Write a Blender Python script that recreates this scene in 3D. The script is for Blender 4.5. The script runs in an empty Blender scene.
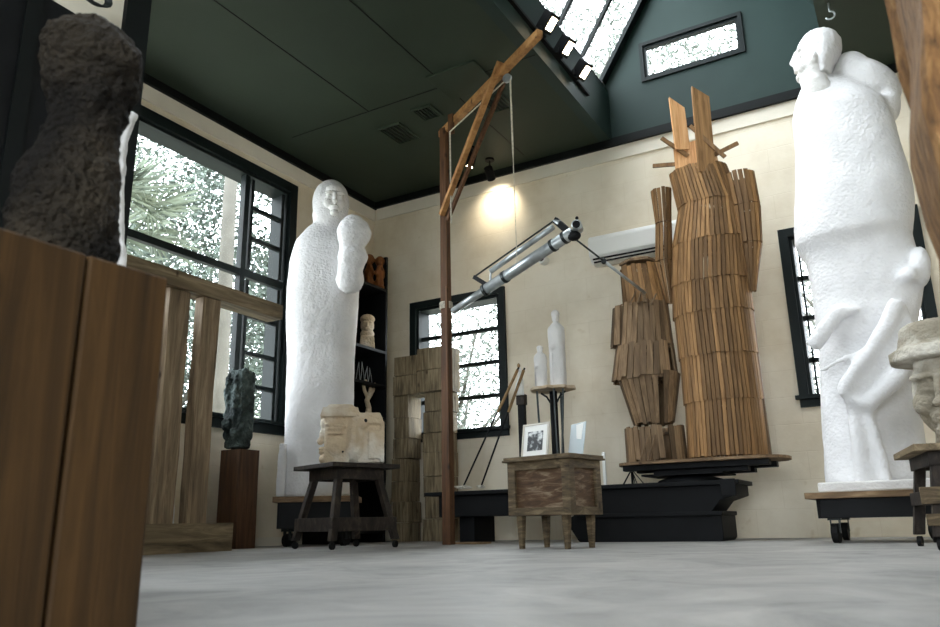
import bpy, bmesh, math, random
import numpy as np
from mathutils import Vector, Matrix, Euler, noise
random.seed(7)
S = bpy.context.scene
COL = S.collection

# ------------------------------------------------------------------ camera
F_PX, YAW, PITCH, ROLL, CAM_H = 770.0, -0.517964, 0.266992, -0.019749, 0.145
fw = Vector((math.sin(YAW)*math.cos(PITCH), math.cos(YAW)*math.cos(PITCH), math.sin(PITCH)))
rt0 = Vector((math.cos(YAW), -math.sin(YAW), 0)); up0 = rt0.cross(fw)
rt = math.cos(ROLL)*rt0 + math.sin(ROLL)*up0
up = -math.sin(ROLL)*rt0 + math.cos(ROLL)*up0
CAM = Vector((0, 0, CAM_H))
cd = bpy.data.cameras.new('camera'); cam = bpy.data.objects.new('camera', cd); COL.objects.link(cam)
m = Matrix((rt, up, -fw)).transposed().to_4x4(); m.translation = CAM
cam.matrix_world = m
cd.sensor_width = 36; cd.lens = 36*F_PX/940; cd.clip_start = 0.02; cd.clip_end = 200
cd.dof.use_dof = True; cd.dof.focus_distance = 5.2; cd.dof.aperture_fstop = 6.3
S.camera = cam

# ------------------------------------------------------------------ world, light, exposure
W = bpy.data.worlds.new('overcast_sky'); S.world = W; W.use_nodes = True
wn = W.node_tree.nodes; wl = W.node_tree.links
bg = wn['Background']; bg.inputs['Color'].default_value = (0.93, 0.97, 1.0, 1); bg.inputs['Strength'].default_value = 10.8
S.view_settings.view_transform = 'Standard'; S.view_settings.look = 'None'
S.view_settings.exposure = 0.0; S.view_settings.gamma = 1.0
S.view_settings.use_curve_mapping = False

def portal(loc, rot, sx, sy):
    l = bpy.data.lights.new('window_portal', 'AREA'); l.shape = 'RECTANGLE'; l.size = sx; l.size_y = sy
    l.cycles.is_portal = True
    o = bpy.data.objects.new('window_portal', l); COL.objects.link(o); o.location = loc; o.rotation_euler = rot
R90 = math.pi/2
portal((-5.1, 3.75, 2.1), (0, -R90, 0), 2.6, 3.2)
portal((-3.78, 6.66, 1.65), (-R90, 0, 0), 1.2, 1.6)
portal((-0.22, 6.66, 1.7), (-R90, 0, 0), 1.2, 1.6)
portal((-1.27, 6.66, 4.32), (-R90, 0, 0), 1.0, 0.5)
portal((-1.85, 3.6, 5.2), (0, -math.radians(32), 0), 2.1, 5.4)
portal((.8, -2.75, 1.85), (R90, 0, 0), 3.7, 2.6)
def spot(loc, target, power, color, angle=60, blend=.6, r=.02):
    l = bpy.data.lights.new('spot_bulb', 'SPOT'); l.energy = power; l.color = color
    l.spot_size = math.radians(angle); l.spot_blend = blend; l.shadow_soft_size = r
    o = bpy.data.objects.new('spot_bulb', l); COL.objects.link(o); o.location = loc
    o.rotation_euler = (Vector(target)-Vector(loc)).to_track_quat('-Z', 'Y').to_euler()

# ------------------------------------------------------------------ placing helpers: a viewing ray cut by a plane of the room
def ray(x, y): return (rt*((x-470)/F_PX) + up*(-(y-313.5)/F_PX) + fw)
def atY(x, y, Y): d = ray(x, y); return CAM + d*(Y/d.y)
def atX(x, y, X): d = ray(x, y); return CAM + d*(X/d.x)
def atZ(x, y, Z): d = ray(x, y); return CAM + d*((Z-CAM_H)/d.z)

# ------------------------------------------------------------------ materials
def srgb(r, g, b):
    f = lambda c: (c/255/12.92) if c/255 <= .04045 else ((c/255+.055)/1.055)**2.4
    return (f(r), f(g), f(b), 1)
def newmat(name):
    m = bpy.data.materials.new(name); m.use_nodes = True
    return m, m.node_tree.nodes, m.node_tree.links, m.node_tree.nodes['Principled BSDF']
def N(ns, t, **k):
    n = ns.new(t)
    for a, b in k.items(): setattr(n, a, b)
    return n
def ramp(ns, stops):
    r = ns.new('ShaderNodeValToRGB'); e = r.color_ramp.elements
    while len(e) < len(stops): e.new(.5)
    for i, (p, c) in enumerate(stops): e[i].position = p; e[i].color = c
    return r
def mat_flat(name, c, rough=.6, metal=0, bump=0, bscale=40, var=.12, vscale=4, spec=.18):
    m, ns, ls, b = newmat(name)
    tc = N(ns, 'ShaderNodeTexCoord'); no = N(ns, 'ShaderNodeTexNoise'); no.inputs['Scale'].default_value = vscale; no.inputs['Detail'].default_value = 6
    ls.new(tc.outputs['Object'], no.inputs['Vector'])
    a = tuple(x*(1-var*1.6) for x in c[:3])+(1,); d = tuple(min(1, x*(1+var)) for x in c[:3])+(1,)
    r = ramp(ns, [(.3, a), (.7, d)]); ls.new(no.outputs['Fac'], r.inputs[0]); ls.new(r.outputs[0], b.inputs['Base Color'])
    b.inputs['Roughness'].default_value = rough; b.inputs['Metallic'].default_value = metal
    b.inputs['Specular IOR Level'].default_value = spec
    if bump:
        n2 = N(ns, 'ShaderNodeTexNoise'); n2.inputs['Scale'].default_value = bscale; n2.inputs['Detail'].default_value = 4
        ls.new(tc.outputs['Object'], n2.inputs['Vector'])
        bu = N(ns, 'ShaderNodeBump'); bu.inputs['Strength'].default_value = bump; bu.inputs['Distance'].default_value = .01
        ls.new(n2.outputs['Fac'], bu.inputs['Height']); ls.new(bu.outputs[0], b.inputs['Normal'])
    return m
def mat_wood(name, dark, mid, light, stretch=(14, 14, 1.2), rough=.65, island=.35, bump=.4, knots=True, spec=.3):
    m, ns, ls, b = newmat(name)
    tc = N(ns, 'ShaderNodeTexCoord'); mp = N(ns, 'ShaderNodeMapping'); mp.inputs['Scale'].default_value = stretch
    ls.new(tc.outputs['Object'], mp.inputs['Vector'])
    geo = N(ns, 'ShaderNodeNewGeometry')
    add = N(ns, 'ShaderNodeVectorMath', operation='ADD')
    sc = N(ns, 'ShaderNodeMath', operation='MULTIPLY'); sc.inputs[1].default_value = 37
    ls.new(geo.outputs['Random Per Island'], sc.inputs[0]); ls.new(mp.outputs[0], add.inputs[0]); ls.new(sc.outputs[0], add.inputs[1])
    no = N(ns, 'ShaderNodeTexNoise'); no.inputs['Scale'].default_value = 2.2; no.inputs['Detail'].default_value = 8; no.inputs['Roughness'].default_value = .65; no.inputs['Distortion'].default_value = .6
    ls.new(add.outputs[0], no.inputs['Vector'])
    r = ramp(ns, [(.28, dark), (.5, mid), (.72, light)]); ls.new(no.outputs['Fac'], r.inputs[0])
    hsv = N(ns, 'ShaderNodeHueSaturation')
    mr = N(ns, 'ShaderNodeMapRange'); mr.inputs['To Min'].default_value = 1-island; mr.inputs['To Max'].default_value = 1+island
    ls.new(geo.outputs['Random Per Island'], mr.inputs['Value']); ls.new(mr.outputs[0], hsv.inputs['Value']); ls.new(r.outputs[0], hsv.inputs['Color'])
    out = hsv.outputs[0]
    if knots:
        vo = N(ns, 'ShaderNodeTexVoronoi'); vo.inputs['Scale'].default_value = 4.5
        mp2 = N(ns, 'ShaderNodeMapping'); mp2.inputs['Scale'].default_value = (1.6, 1.6, .9)
        ls.new(tc.outputs['Object'], mp2.inputs[0]); ls.new(mp2.outputs[0], vo.inputs['Vector'])
        r2 = ramp(ns, [(.05, (.3, .25, .2, 1)), (.13, (1, 1, 1, 1))]); ls.new(vo.outputs['Distance'], r2.inputs[0])
        mx = N(ns, 'ShaderNodeMix', data_type='RGBA', blend_type='MULTIPLY'); mx.inputs[0].default_value = 1
        ls.new(out, mx.inputs[6]); ls.new(r2.outputs[0], mx.inputs[7]); out = mx.outputs[2]
    ls.new(out, b.inputs['Base Color']); b.inputs['Roughness'].default_value = rough; b.inputs['Specular IOR Level'].default_value = spec
    bu = N(ns, 'ShaderNodeBump'); bu.inputs['Strength'].default_value = bump; bu.inputs['Distance'].default_value = .01
    ls.new(no.outputs['Fac'], bu.inputs['Height']); ls.new(bu.outputs[0], b.inputs['Normal'])
    return m
def mat_plaster(name, c, hatch=28, strength=.8, stain=None, stainamt=.5):
    m, ns, ls, b = newmat(name)
    tc = N(ns, 'ShaderNodeTexCoord')
    vo = N(ns, 'ShaderNodeTexVoronoi', feature='SMOOTH_F1'); vo.inputs['Scale'].default_value = hatch
    no = N(ns, 'ShaderNodeTexNoise'); no.inputs['Scale'].default_value = hatch*1.6; no.inputs['Detail'].default_value = 5
    ls.new(tc.outputs['Object'], vo.inputs['Vector']); ls.new(tc.outputs['Object'], no.inputs['Vector'])
    ad = N(ns, 'ShaderNodeMath', operation='ADD'); ls.new(vo.outputs['Distance'], ad.inputs[0]); ls.new(no.outputs['Fac'], ad.inputs[1])
    bu = N(ns, 'ShaderNodeBump'); bu.inputs['Strength'].default_value = strength; bu.inputs['Distance'].default_value = .02
    ls.new(ad.outputs[0], bu.inputs['Height']); ls.new(bu.outputs[0], b.inputs['Normal'])
    st = stain or tuple(x*.9 for x in c[:3])+(1,)
    n2 = N(ns, 'ShaderNodeTexNoise'); n2.inputs['Scale'].default_value = 5; n2.inputs['Detail'].default_value = 8
    ls.new(tc.outputs['Object'], n2.inputs['Vector'])
    r = ramp(ns, [(.5-.15*stainamt, st), (.5+.2*(1-stainamt)+.05, c)]); ls.new(n2.outputs['Fac'], r.inputs[0]); ls.new(r.outputs[0], b.inputs['Base Color'])
    b.inputs['Roughness'].default_value = .85; b.inputs['Specular IOR Level'].default_value = .25
    return m
def mat_wall(name, c1, c2):
    m, ns, ls, b = newmat(name)
    tc = N(ns, 'ShaderNodeTexCoord'); sx = N(ns, 'ShaderNodeSeparateXYZ'); ls.new(tc.outputs['Object'], sx.inputs[0])
    ad = N(ns, 'ShaderNodeMath', operation='ADD'); ls.new(sx.outputs['X'], ad.inputs[0]); ls.new(sx.outputs['Y'], ad.inputs[1])
    cx = N(ns, 'ShaderNodeCombineXYZ'); ls.new(ad.outputs[0], cx.inputs['X']); ls.new(sx.outputs['Z'], cx.inputs['Y'])
    br = N(ns, 'ShaderNodeTexBrick'); br.inputs['Scale'].default_value = 1; br.inputs['Brick Width'].default_value = .42; br.inputs['Row Height'].default_value = .21
    br.inputs['Mortar Size'].default_value = .004; br.inputs['Mortar Smooth'].default_value = .8
    ls.new(cx.outputs[0], br.inputs['Vector'])
    no = N(ns, 'ShaderNodeTexNoise'); no.inputs['Scale'].default_value = 1.6; no.inputs['Detail'].default_value = 9; no.inputs['Roughness'].default_value = .6
    ls.new(tc.outputs['Object'], no.inputs['Vector'])
    r = ramp(ns, [(.32, c2), (.62, c1)]); ls.new(no.outputs['Fac'], r.inputs[0])
    vo = N(ns, 'ShaderNodeTexNoise'); vo.inputs['Scale'].default_value = 7; vo.inputs['Detail'].default_value = 2
    ls.new(tc.outputs['Object'], vo.inputs['Vector'])
    r3 = ramp(ns, [(.2, (.8, .74, .64, 1)), (.3, (1, 1, 1, 1))]); ls.new(vo.outputs['Fac'], r3.inputs[0])
    mx = N(ns, 'ShaderNodeMix', data_type='RGBA', blend_type='MULTIPLY'); mx.inputs[0].default_value = 1
    ls.new(r.outputs[0], mx.inputs[6]); ls.new(r3.outputs[0], mx.inputs[7])
    mm = N(ns, 'ShaderNodeMix', data_type='RGBA', blend_type='MULTIPLY'); ls.new(mx.outputs[2], mm.inputs[6]); mm.inputs[7].default_value = (.95, .94, .92, 1)
    ls.new(br.outputs['Fac'], mm.inputs[0]); ls.new(mm.outputs[2], b.inputs['Base Color'])
    b.inputs['Roughness'].default_value = .6
    sb = N(ns, 'ShaderNodeMath', operation='MULTIPLY_ADD'); sb.inputs[1].default_value = -1.0; ls.new(br.outputs['Fac'], sb.inputs[0])
    n3 = N(ns, 'ShaderNodeTexNoise'); n3.inputs['Scale'].default_value = 30; n3.inputs['Detail'].default_value = 6; ls.new(tc.outputs['Object'], n3.inputs['Vector'])
    ls.new(n3.outputs['Fac'], sb.inputs[2])
    bu = N(ns, 'ShaderNodeBump'); bu.inputs['Strength'].default_value = .3; bu.inputs['Distance'].default_value = .005
    ls.new(sb.outputs[0], bu.inputs['Height']); ls.new(bu.outputs[0], b.inputs['Normal'])
    return m
def mat_floor():
    m, ns, ls, b = newmat('polished_concrete')
    tc = N(ns, 'ShaderNodeTexCoord')
    n1 = N(ns, 'ShaderNodeTexNoise'); n1.inputs['Scale'].default_value = 2.4; n1.inputs['Detail'].default_value = 10; n1.inputs['Roughness'].default_value = .65; n1.inputs['Distortion'].default_value = 1.2
    n2 = N(ns, 'ShaderNodeTexNoise'); n2.inputs['Scale'].default_value = 14; n2.inputs['Detail'].default_value = 8; n2.inputs['Roughness'].default_value = .7
    ls.new(tc.outputs['Object'], n1.inputs['Vector']); ls.new(tc.outputs['Object'], n2.inputs['Vector'])
    r = ramp(ns, [(.3, srgb(122, 122, 119)), (.48, srgb(150, 148, 145)), (.7, srgb(172, 169, 165))]); ls.new(n1.outputs['Fac'], r.inputs[0])
    r2 = ramp(ns, [(.3, (.84, .85, .85, 1)), (.6, (1, 1, 1, 1))]); ls.new(n2.outputs['Fac'], r2.inputs[0])
    mx = N(ns, 'ShaderNodeMix', data_type='RGBA', blend_type='MULTIPLY'); mx.inputs[0].default_value = 1
    ls.new(r.outputs[0], mx.inputs[6]); ls.new(r2.outputs[0], mx.inputs[7]); ls.new(mx.outputs[2], b.inputs['Base Color'])
    rr = ramp(ns, [(.3, (.42, .42, .42, 1)), (.7, (.6, .6, .6, 1))]); ls.new(n2.outputs['Fac'], rr.inputs[0]); ls.new(rr.outputs[0], b.inputs['Roughness'])
    b.inputs['Specular IOR Level'].default_value = .3
    bu = N(ns, 'ShaderNodeBump'); bu.inputs['Strength'].default_value = .08; bu.inputs['Distance'].default_value = .01
    ls.new(n2.outputs['Fac'], bu.inputs['Height']); ls.new(bu.outputs[0], b.inputs['Normal'])
    return m
def mat_glass():
    m, ns, ls, b = newmat('window_glass'); ns.remove(b)
    t = N(ns, 'ShaderNodeBsdfTransparent'); g = N(ns, 'ShaderNodeBsdfGlossy'); g.inputs['Roughness'].default_value = .02
    t.inputs['Color'].default_value = (.97, .99, 1, 1)
    fr = N(ns, 'ShaderNodeFresnel'); fr.inputs['IOR'].default_value = 1.06
    mx = N(ns, 'ShaderNodeMixShader'); ls.new(fr.outputs[0], mx.inputs[0]); ls.new(t.outputs[0], mx.inputs[1]); ls.new(g.outputs[0], mx.inputs[2])
    ls.new(mx.outputs[0], ns['Material Output'].inputs['Surface'])
    return m
def mat_emit(name, c, s):
    m, ns, ls, b = newmat(name); b.inputs['Emission Color'].default_value = c; b.inputs['Emission Strength'].default_value = s; return m

M = {}
M['wall'] = mat_wall('painted_block', srgb(236, 226, 206), srgb(214, 200, 174))
M['white_trim'] = mat_flat('cream_board', srgb(228, 221, 206), .5, var=.04)
M['green'] = mat_flat('dark_green_paint', srgb(42, 58, 55), .55, var=.10, vscale=1.5, bump=.05, bscale=60)
M['green_ceiling'] = mat_flat('dark_green_ceiling', srgb(50, 60, 50), .6, var=.10, vscale=1.1, bump=.05, bscale=30)
M['black_trim'] = mat_flat('black_green_trim', srgb(14, 17, 17), .6, var=.1)
M['frame'] = mat_flat('dark_window_frame', srgb(21, 29, 29), .5, var=.08)
M['floor'] = mat_floor(); M['glass'] = mat_glass()
M['plaster'] = mat_plaster('white_plaster', srgb(234, 233, 234), 44, .32)
M['plaster_fine'] = mat_plaster('white_plaster_smooth', srgb(236, 234, 232), 60, .25)
M['plaster_aged'] = mat_plaster('aged_plaster', srgb(232, 226, 214), 50, .35, srgb(204, 184, 156), .3)
M['stone_head'] = mat_plaster('weathered_stone', srgb(218, 213, 202), 60, .5, srgb(146, 138, 122), .35)
M['green_stone'] = mat_plaster('green_black_stone', srgb(84, 96, 94), 40, .9, srgb(30, 38, 38), .7)
M['bronze'] = mat_plaster('dark_bark_bronze', srgb(62, 54, 43), 85, 1.0, srgb(22, 18, 14), .7)
M['timber_near'] = mat_wood('rough_sawn_timber', srgb(60, 40, 22), srgb(136, 98, 58), srgb(176, 136, 88), (26, 26, 9), bump=.9, island=.02)
M['lath'] = mat_wood('cedar_lath', srgb(92, 65, 38), srgb(130, 97, 61), srgb(158, 121, 80), (20, 20, 1.2), island=.42, knots=False)
M['lath_grey'] = mat_wood('weathered_lath', srgb(82, 63, 45), srgb(118, 95, 70), srgb(150, 125, 96), (20, 20, 1.2), island=.5, knots=False)
M['pine'] = mat_wood('new_pine', srgb(160, 108, 62), srgb(204, 154, 104), srgb(226, 184, 138), (18, 18, 1.4), island=.12, knots=False)
M['timber'] = mat_wood('old_timber', srgb(70, 58, 44), srgb(138, 118, 94), srgb(180, 160, 132), (9, 9, .8), island=.06)
M['timber_y'] = mat_wood('old_timber_along', srgb(66, 56, 42), srgb(122, 106, 82), srgb(168, 150, 122), (9, .8, 9), island=.06)
M['brown_block'] = mat_wood('brown_timber', srgb(26, 18, 8), srgb(62, 43, 20), srgb(88, 63, 33), (20, 9, .5), island=.05, bump=.25)
M['pedestal'] = mat_wood('red_brown_post', srgb(42, 27, 18), srgb(76, 52, 35), srgb(100, 72, 50), (12, 12, .9), island=.05)
M['column'] = mat_wood('grey_crosstie', srgb(54, 46, 34), srgb(134, 118, 92), srgb(176, 160, 130), (16, 16, 1.5), island=.2, bump=.9)
M['mast'] = mat_wood('red_brown_mast', srgb(48, 30, 18), srgb(88, 59, 37), srgb(116, 82, 54), (16, 15, 1), island=.15)
M['honey'] = mat_wood('honey_pole', srgb(116, 78, 44), srgb(166, 120, 74), srgb(196, 150, 98), (6, 6, 6), island=.12)
M['dark_stool'] = mat_wood('dark_stained_wood', srgb(16, 14, 13), srgb(40, 33, 28), srgb(72, 62, 52), (8, 8, 4), island=.3)
M['chest'] = mat_wood('distressed_chest_wood', srgb(42, 34, 24), srgb(88, 74, 54), srgb(134, 118, 92), (3, 3, 16), island=.12)
M['chest_panel'] = mat_wood('flaking_painted_wood', srgb(48, 34, 22), srgb(84, 62, 42), srgb(150, 134, 112), (3, 3, 16), island=.1)
M['board'] = mat_wood('cart_board', srgb(74, 58, 42), srgb(120, 96, 70), srgb(160, 134, 102), (2, 12, 12), island=.1)
M['black'] = mat_flat('black_painted_steel', srgb(12, 13, 15), .65, var=.2, vscale=8)
M['black_wood'] = mat_flat('black_shelf_wood', srgb(20, 21, 23), .55, var=.15, vscale=8)
M['rubber'] = mat_flat('black_rubber', srgb(22, 22, 22), .7)
M['steel'] = mat_flat('galvanised_tube', srgb(176, 182, 184), .35, .55, var=.15, vscale=14)
M['dark_steel'] = mat_flat('dark_steel', srgb(60, 64, 64), .4, .6)
M['white_plastic'] = mat_flat('white_plastic', srgb(236, 236, 232), .35, var=.02)
M['orange_wood'] = mat_wood('orange_carved_wood', srgb(66, 34, 16), srgb(122, 72, 34), srgb(160, 104, 54), (10, 10, 2), island=.1)
M['rope'] = mat_flat('pale_rope', srgb(204, 198, 182), .8, var=.2, vscale=60)
M['paper'] = mat_flat('photo_mat', srgb(238, 238, 234), .5, var=.02)
M['photo_black'] = mat_flat('photo_black', srgb(26, 28, 30), .3, var=.5, vscale=20)
M['silver_frame'] = mat_flat('pale_frame_wood', srgb(206, 200, 188), .5, var=.1)
M['acrylic'] = mat_flat('frosted_acrylic', srgb(196, 206, 210), .15, var=.04)
M['bamboo'] = mat_flat('tan_stick', srgb(150, 122, 86), .6, var=.25, vscale=30)
M['leaf'] = mat_flat('grey_green_leaf', srgb(92, 102, 94), .7, var=.5, vscale=3)
M['leaf_pale'] = mat_flat('washed_out_leaf', srgb(108, 114, 108), .7, var=.3, vscale=3)  # paler copy of the leaf, outdoor overexposure put into its colour
M['palm'] = mat_flat('palm_leaf', srgb(124, 134, 120), .6, var=.4, vscale=3)
M['bark'] = mat_flat('grey_bark', srgb(92, 90, 84), .9, bump=.6, bscale=12)
M['ground'] = mat_flat('dry_ground', srgb(150, 150, 138), .9)
M['bulb'] = mat_emit('warm_bulb', (1, .8, .5, 1), 30)

# ------------------------------------------------------------------ mesh builders
def bm_new(): return bmesh.new()
def finish(name, bm, mat, parent=None, smooth=False, bevel=0, world=True):
    """one mesh object; shapes are written in room coordinates and brought into the frame of the thing they belong to"""
    bmesh.ops.recalc_face_normals(bm, faces=bm.faces)
    me = bpy.data.meshes.new(name); bm.to_mesh(me); bm.free()
    if parent is not None:
        r = parent
        while r.parent: r = r.parent
        me.transform((Matrix.Translation(r.location) @ r.rotation_euler.to_matrix().to_4x4()).inverted())
    o = bpy.data.objects.new(name, me); COL.objects.link(o)
    if mat: me.materials.append(mat if not isinstance(mat, str) else M[mat])
    if smooth:
        for p in me.polygons: p.use_smooth = True
    if bevel:
        b = o.modifiers.new('bevel', 'BEVEL'); b.width = bevel; b.segments = 2; b.limit_method = 'ANGLE'
    if parent is not None: o.parent = parent
    return o
def thing(name, label, cat, loc=(0, 0, 0), rz=0, group=None):
    o = bpy.data.objects.new(name, None); COL.objects.link(o); o.location = loc; o.rotation_euler = (0, 0, rz); o.empty_display_size = .1
    return tag(o, label, cat, group)
def tag(o, label, cat, group=None):
    o['label'] = label; o['category'] = cat
    if group: o['group'] = group
    return o
def struct(name, bm, mat, parent=None, **k):
    o = finish(name, bm, mat, parent, **k)
    if parent is None: o['kind'] = 'structure'
    return o
def recentre(o):
    """put the origin of a single-mesh thing at the middle of its base"""
    me = o.data; vs = [v.co.copy() for v in me.vertices]
    c = Vector(((min(v.x for v in vs)+max(v.x for v in vs))/2, (min(v.y for v in vs)+max(v.y for v in vs))/2, min(v.z for v in vs)))
    me.transform(Matrix.Translation(-c)); o.location = c
    return o
def box(bm, x0, x1, y0, y1, z0, z1, mtx=None):
    vs = [bm.verts.new((x, y, z)) for x in (x0, x1) for y in (y0, y1) for z in (z0, z1)]
    if mtx is not None:
        for v in vs: v.co = mtx @ v.co
    for f in ((0, 1, 3, 2), (4, 6, 7, 5), (0, 4, 5, 1), (2, 3, 7, 6), (0, 2, 6, 4), (1, 5, 7, 3)): bm.faces.new([vs[i] for i in f])
    return vs
def hexa(bm, pts):
    """8 points: bottom loop of 4, then top loop of 4"""
    vs = [bm.verts.new(p) for p in pts]
    for f in ((3, 2, 1, 0), (4, 5, 6, 7), (0, 1, 5, 4), (1, 2, 6, 5), (2, 3, 7, 6), (3, 0, 4, 7)): bm.faces.new([vs[i] for i in f])
def beam(bm, a, b, w, h=None, roll=Vector((0, 0, 1))):
    a = Vector(a); b = Vector(b); h = h or w; d = (b-a).normalized(); r = Vector(roll)
    if abs(d.dot(r)) > .98: r = Vector((0, 1, 0))
    s = d.cross(r).normalized()*w/2; u = s.cross(d).normalized()*h/2
    hexa(bm, [a-s-u, a+s-u, a+s+u, a-s+u, b-s-u, b+s-u, b+s+u, b-s+u])
def tube(bm, pts, r, n=8, cap=True):
    pts = [Vector(p) for p in pts]; R = r if isinstance(r, (list, tuple)) else [r]*len(pts); rings = []
    ref = None
    for i, p in enumerate(pts):
        d = (pts[min(i+1, len(pts)-1)]-pts[max(i-1, 0)]).normalized()
        if ref is None: ref = Vector((0, 0, 1)) if abs(d.z) < .9 else Vector((1, 0, 0))
        s = d.cross(ref).normalized(); u = s.cross(d).normalized(); ref = u
        rings.append([bm.verts.new(p+(s*math.cos(t)+u*math.sin(t))*R[i]) for t in [2*math.pi*k/n for k in range(n)]])
    for a, b in zip(rings, rings[1:]):
        for k in range(n): bm.faces.new((a[k], a[(k+1) % n], b[(k+1) % n], b[k]))
    if cap: bm.faces.new(rings[0][::-1]); bm.faces.new(rings[-1])
def loft(bm, rings, n=28, p=2.0):
    """rings: (cx, cy, z, rx, ry[, rot])"""
    R = []
    for g in rings:
        cx, cy, z, rx, ry = g[:5]; ro = g[5] if len(g) > 5 else 0; L = []
        for k in range(n):
            t = 2*math.pi*k/n; c, s = math.cos(t), math.sin(t)
            x = rx*math.copysign(abs(c)**(2/p), c); y = ry*math.copysign(abs(s)**(2/p), s)
            L.append(bm.verts.new((cx+x*math.cos(ro)-y*math.sin(ro), cy+x*math.sin(ro)+y*math.cos(ro), z)))
        R.append(L)
    for a, b in zip(R, R[1:]):
        for k in range(n): bm.faces.new((a[k], a[(k+1) % n], b[(k+1) % n], b[k]))
    bm.faces.new(R[0][::-1]); bm.faces.new(R[-1])
def ell(bm, c, r, rot=(0, 0, 0), seg=20, sub=None):
    mtx = Matrix.Translation(c) @ Euler(rot).to_matrix().to_4x4() @ Matrix.Diagonal((r[0], r[1], r[2], 1))
    bmesh.ops.create_uvsphere(bm, u_segments=seg, v_segments=seg//2+2, radius=1, matrix=mtx)
def rbox(bm, c, s, rot=(0, 0, 0)):
    mtx = Matrix.Translation(c) @ Euler(rot).to_matrix().to_4x4()
    box(bm, -s[0], s[0], -s[1], s[1], -s[2], s[2], mtx)
_tex = {}
def clouds(size):
    if size not in _tex:
        t = bpy.data.textures.new('lumps', 'CLOUDS'); t.noise_scale = size; t.noise_depth = 3; _tex[size] = t
    return _tex[size]
def sculpt(name, bm, mat, parent, voxel=.02, smooth=4, disp=.012, size=.08):
    o = finish(name, bm, mat, parent, smooth=True)
    r = o.modifiers.new('remesh', 'REMESH'); r.mode = 'VOXEL'; r.voxel_size = voxel; r.use_smooth_shade = True
    if smooth:
        s = o.modifiers.new('smooth', 'SMOOTH'); s.iterations = smooth; s.factor = .5
    if disp:
        d = o.modifiers.new('lumps', 'DISPLACE'); d.texture = clouds(size); d.strength = disp; d.mid_level = .5; d.texture_coords = 'LOCAL'
    return o

# ------------------------------------------------------------------ room shell
D = 6.4; XL = -4.85; XR = 3.0; YF = -2.5; ZW = 3.6; T = .22
def wall_cells(bm, axis, pos0, pos1, u0, u1, z0, z1, holes):
    us = sorted({u0, u1, *[h[0] for h in holes], *[h[1] for h in holes]}); zs = sorted({z0, z1, *[h[2] for h in holes], *[h[3] for h in holes]})
    for a, b in zip(us, us[1:]):
        for c, d in zip(zs, zs[1:]):
            if any(h[0] <= (a+b)/2 <= h[1] and h[2] <= (c+d)/2 <= h[3] for h in holes): continue
            if axis == 'X': box(bm, pos0, pos1, a, b, c, d)
            else: box(bm, a, b, pos0, pos1, c, d)
bm = bm_new(); box(bm, XL-T, XR+T, YF-T, D+T, -.2, 0); struct('floor', bm, 'floor')
W1 = (1.9, 5.06, 1.02, 3.24)       # left wall window hole (y0,y1,z0,z1)
W2 = (-4.28, -3.32, 1.0, 2.30)     # back wall, left window (x0,x1,z0,z1)
W3 = (-.66, .20, 1.03, 2.34)       # back wall, right window behind the tall statue
bm = bm_new(); wall_cells(bm, 'X', XL-T, XL, YF, D+T, 0, ZW, [W1]); struct('wall_left', bm, 'wall')
bm = bm_new(); wall_cells(bm, 'Y', D, D+T, XL, XR, 0, ZW, [W2, W3]); struct('wall_back', bm, 'wall')
bm = bm_new(); wall_cells(bm, 'X', XR, XR+T, YF, D+T, 0, ZW, []); struct('wall_right', bm, 'wall')
bm = bm_new(); wall_cells(bm, 'Y', YF-T, YF, XL, XR, 0, ZW, [(-1.0, 2.6, .6, 3.1)]); struct('wall_front', bm, 'wall')
VX0, VX1 = -2.07, -.17
bm = bm_new()
box(bm, XL-T, VX0-.1, YF-T, D+T, ZW, ZW+.18); box(bm, VX0-.1, VX0, YF-T, 0, ZW, ZW+.18); box(bm, VX1, XR+T, YF-T, D+T, ZW, ZW+.18); box(bm, VX0, VX1, YF-T, 0.0, ZW, ZW+.18)
struct('ceiling', bm, 'green_ceiling')
# vault over the middle of the room: curb, gable and steep roof
def poly_prism(bm, pts, y0, y1):
    a = [bm.verts.new((x, y0, z)) for x, z in pts]; b = [bm.verts.new((x, y1, z)) for x, z in pts]
    bm.faces.new(a); bm.faces.new(b[::-1])
    for i in range(len(pts)): j = (i+1) % len(pts); bm.faces.new((a[i], a[j], b[j], b[i]))
GH = (-1.70, -.83, 4.15, 4.49); sl = 1.6
xs = lambda z: -2.15+(z-4.17)/sl
bm = bm_new()
for y0, y1 in ((D, D+.05), (-T, 0.0)):
    h = GH if y0 > 1 else None
    if h:
        poly_prism(bm, [(-2.25, ZW), (.0, ZW), (.0, h[2]), (-2.25, h[2])], y0, y1)
        poly_prism(bm, [(xs(h[2])-.02, h[2]), (h[0], h[2]), (h[0], h[3]), (xs(h[3]), h[3])], y0, y1)
        poly_prism(bm, [(h[1], h[2]), (-2.24-xs(h[2])+.02, h[2]), (-2.24-xs(h[3]), h[3]), (h[1], h[3])], y0, y1)
        poly_prism(bm, [(xs(h[3]), h[3]), (-2.24-xs(h[3]), h[3]), (-1.12, 5.82)], y0, y1)
    else: poly_prism(bm, [(-2.25, ZW), (.0, ZW), (-.05, 4.17), (-1.12, 5.82), (-2.2, 4.17)], y0, y1)
struct('wall_gable', bm, 'green')
bm = bm_new(); box(bm, VX0-.1, VX0, 0, D, ZW, 4.12); hexa(bm, [(-2.30, 0, 4.12), (-2.07, 0, 4.12), (-2.07, D, 4.12), (-2.30, D, 4.12), (-2.30, 0, 4.15), (-2.13, 0, 4.17), (-2.13, D, 4.17), (-2.30, D, 4.15)])
struct('trim_1', bm, 'green')
bm = bm_new(); box(bm, VX1, VX1+.1, 0, D, ZW+.18, 4.17)
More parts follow.
